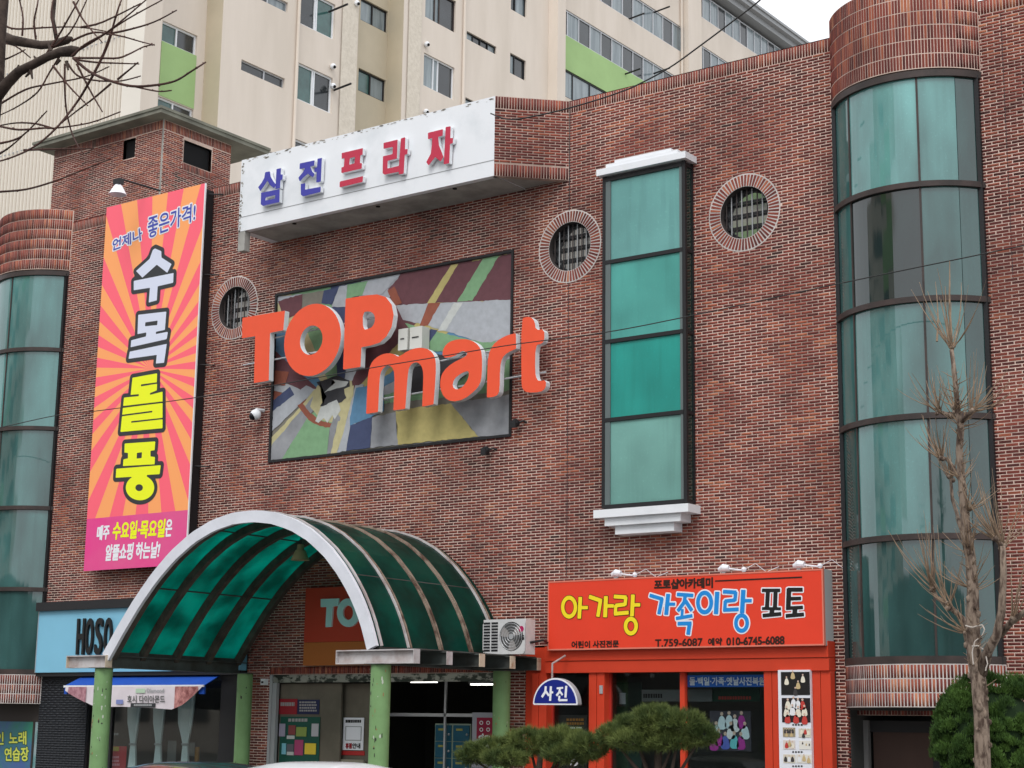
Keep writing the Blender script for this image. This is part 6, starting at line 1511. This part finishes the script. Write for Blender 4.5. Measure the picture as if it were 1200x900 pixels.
cable('black cable rising from the parapet toward the upper right sky', [at(a_, b_, y=-2.0) for a_, b_ in ((575, 133), (600, 140), (650, 131), (700, 117), (732, 106), (750, 98), (785, 79), (820, 54), (860, 24), (893, -2), (930, -40))], .013)

# ================================================================== parked cars (only roofs reach the frame)
def car(label, name, xc, yc, body, zr):
    t = thing(name, label, 'car', (xc, yc, 0), 'cars parked along the kerb')
    L_ = 2.2; s = zr/1.46
    prof_ = [(-2.2, .35), (-2.2, .75), (-2.05, .92), (-1.3, 1.0), (-.75, 1.36), (-.3, 1.45), (.4, 1.46), (.95, 1.38), (1.6, 1.02), (2.1, .92), (2.22, .7), (2.22, .35)]
    def sect(w_, zoff=0): return [(xc+a, yc+w_, b_*s+zoff) for a, b_ in prof_]
    low_ = [(-2.2, .30), (-2.24, .6), (-2.1, .90), (-1.2, .98), (1.6, 1.0), (2.1, .88), (2.25, .6), (2.2, .30)]
    m = MB(); m.prism([(xc+a, yc-.86, b_*s) for a, b_ in low_], (0, 1.72, 0)); bo = m.build('body', body, t)
    # greenhouse: tapered roof
    bot = [(-1.25, .97), (1.62, .99)]; top_ = [(-.62, 1.38), (-.15, 1.45), (.45, 1.46), (.95, 1.40)]
    ring0 = [(-1.25, -.80, .965), (1.62, -.80, .985), (1.62, .80, .985), (-1.25, .80, .965)]; ring1 = [(-.60, -.66, 1.37), (.98, -.66, 1.385), (.98, .66, 1.385), (-.60, .66, 1.37)]
    g = MB(); v = [(xc+a, yc+b_, c_*s) for a, b_, c_ in ring0+ring1]; g._add(v, [(0, 1, 5, 4), (1, 2, 6, 5), (2, 3, 7, 6), (3, 0, 4, 7)]); g.build('windows', M_GLASSD, t)
    r_ = MB(); n, k_ = 12, 8; V = []
    for i in range(n+1):
        for j in range(k_+1):
            u = i/n; w_ = j/k_*2-1; V.append((xc-.62+1.62*u, yc+.68*w_, (1.365+.095*(1-(2*u-1)**4)*(1-abs(w_)**4*.8)+.01*u)*s))
    r_._add(V, [(i*(k_+1)+j, (i+1)*(k_+1)+j, (i+1)*(k_+1)+j+1, i*(k_+1)+j+1) for i in range(n) for j in range(k_)]); r_.build('roof', body, t, smooth=True)
    for a in (-1.35, 1.35):
        for w_ in (-.80, .80):
            wl = MB().tube([(xc+a, yc+w_-.1, .31), (xc+a, yc+w_+.1, .31)], .31, 20).build('wheel', M_BLACK, t); MB().tube([(xc+a, yc+w_-.105, .31), (xc+a, yc+w_+.105, .31)], .19, 14).build('rim', M_ALU, wl)
    for w_ in (-.6, .6): MB().ball((xc-2.2, yc+w_, .68), .10, 0, 10).build('headlight', M_WHT, t)
yc = -7.6; c1 = at(378, 893, y=yc); c2 = at(232, 893, y=yc)
car('white car with only its roof showing below the store entrance', 'parked_car', c1[0]-.2, yc, mat('car_white', (.78, .78, .80), .25, coat=.6), c1[2])
car('dark grey car with only its roof showing by the curtained window', 'parked_car', c2[0]-.2, yc, mat('car_dark', (.03, .035, .04), .25, coat=.6), c2[2])

# ================================================================== houses across the street (seen mirrored in the glass)
ob = thing('opposite_apartment', 'beige apartment block across the street mirrored in the windows', 'building', (-75, -68, 0))
m = MB().box(-130, -38, -80, -66, 0, 46); bw = m.build('wall', M_BEIGE, ob)
wn = MB()
for i in range(26):
    for k in range(13): wn.box(-128+i*3.2, -126.2+i*3.2, -65.99, -65.9, 2.2+k*3.2, 3.7+k*3.2)
wn.build('windows', M_GLASSD, bw, kind='stuff')
gp = MB()
gp.box(-56, -40, -65.98, -65.86, 29, 33.2).box(-56, -40, -65.98, -65.86, 34.8, 38)
for k in range(0, 8, 2): gp.box(-100, -70, -65.98, -65.88, 3.8+k*3.2, 5.3+k*3.2)
gp.build('green_bands', M_GREENP, bw)
o2 = thing('opposite_shop_row', 'low grey shop row across the street mirrored in the shop glass', 'building', (-10, -48, 0))
MB().box(-60, 40, -60, -46, 0, 9).build('wall', mat('shop_row_dark', (.09, .085, .08), .8), o2); wn = MB()
for i in range(24): wn.box(-58+i*4, -55.5+i*4, -45.99, -45.9, 1, 3); wn.box(-58+i*4, -56+i*4, -45.99, -45.9, 4.5, 6)
wn.build('windows', M_GLASSD, o2, kind='stuff')
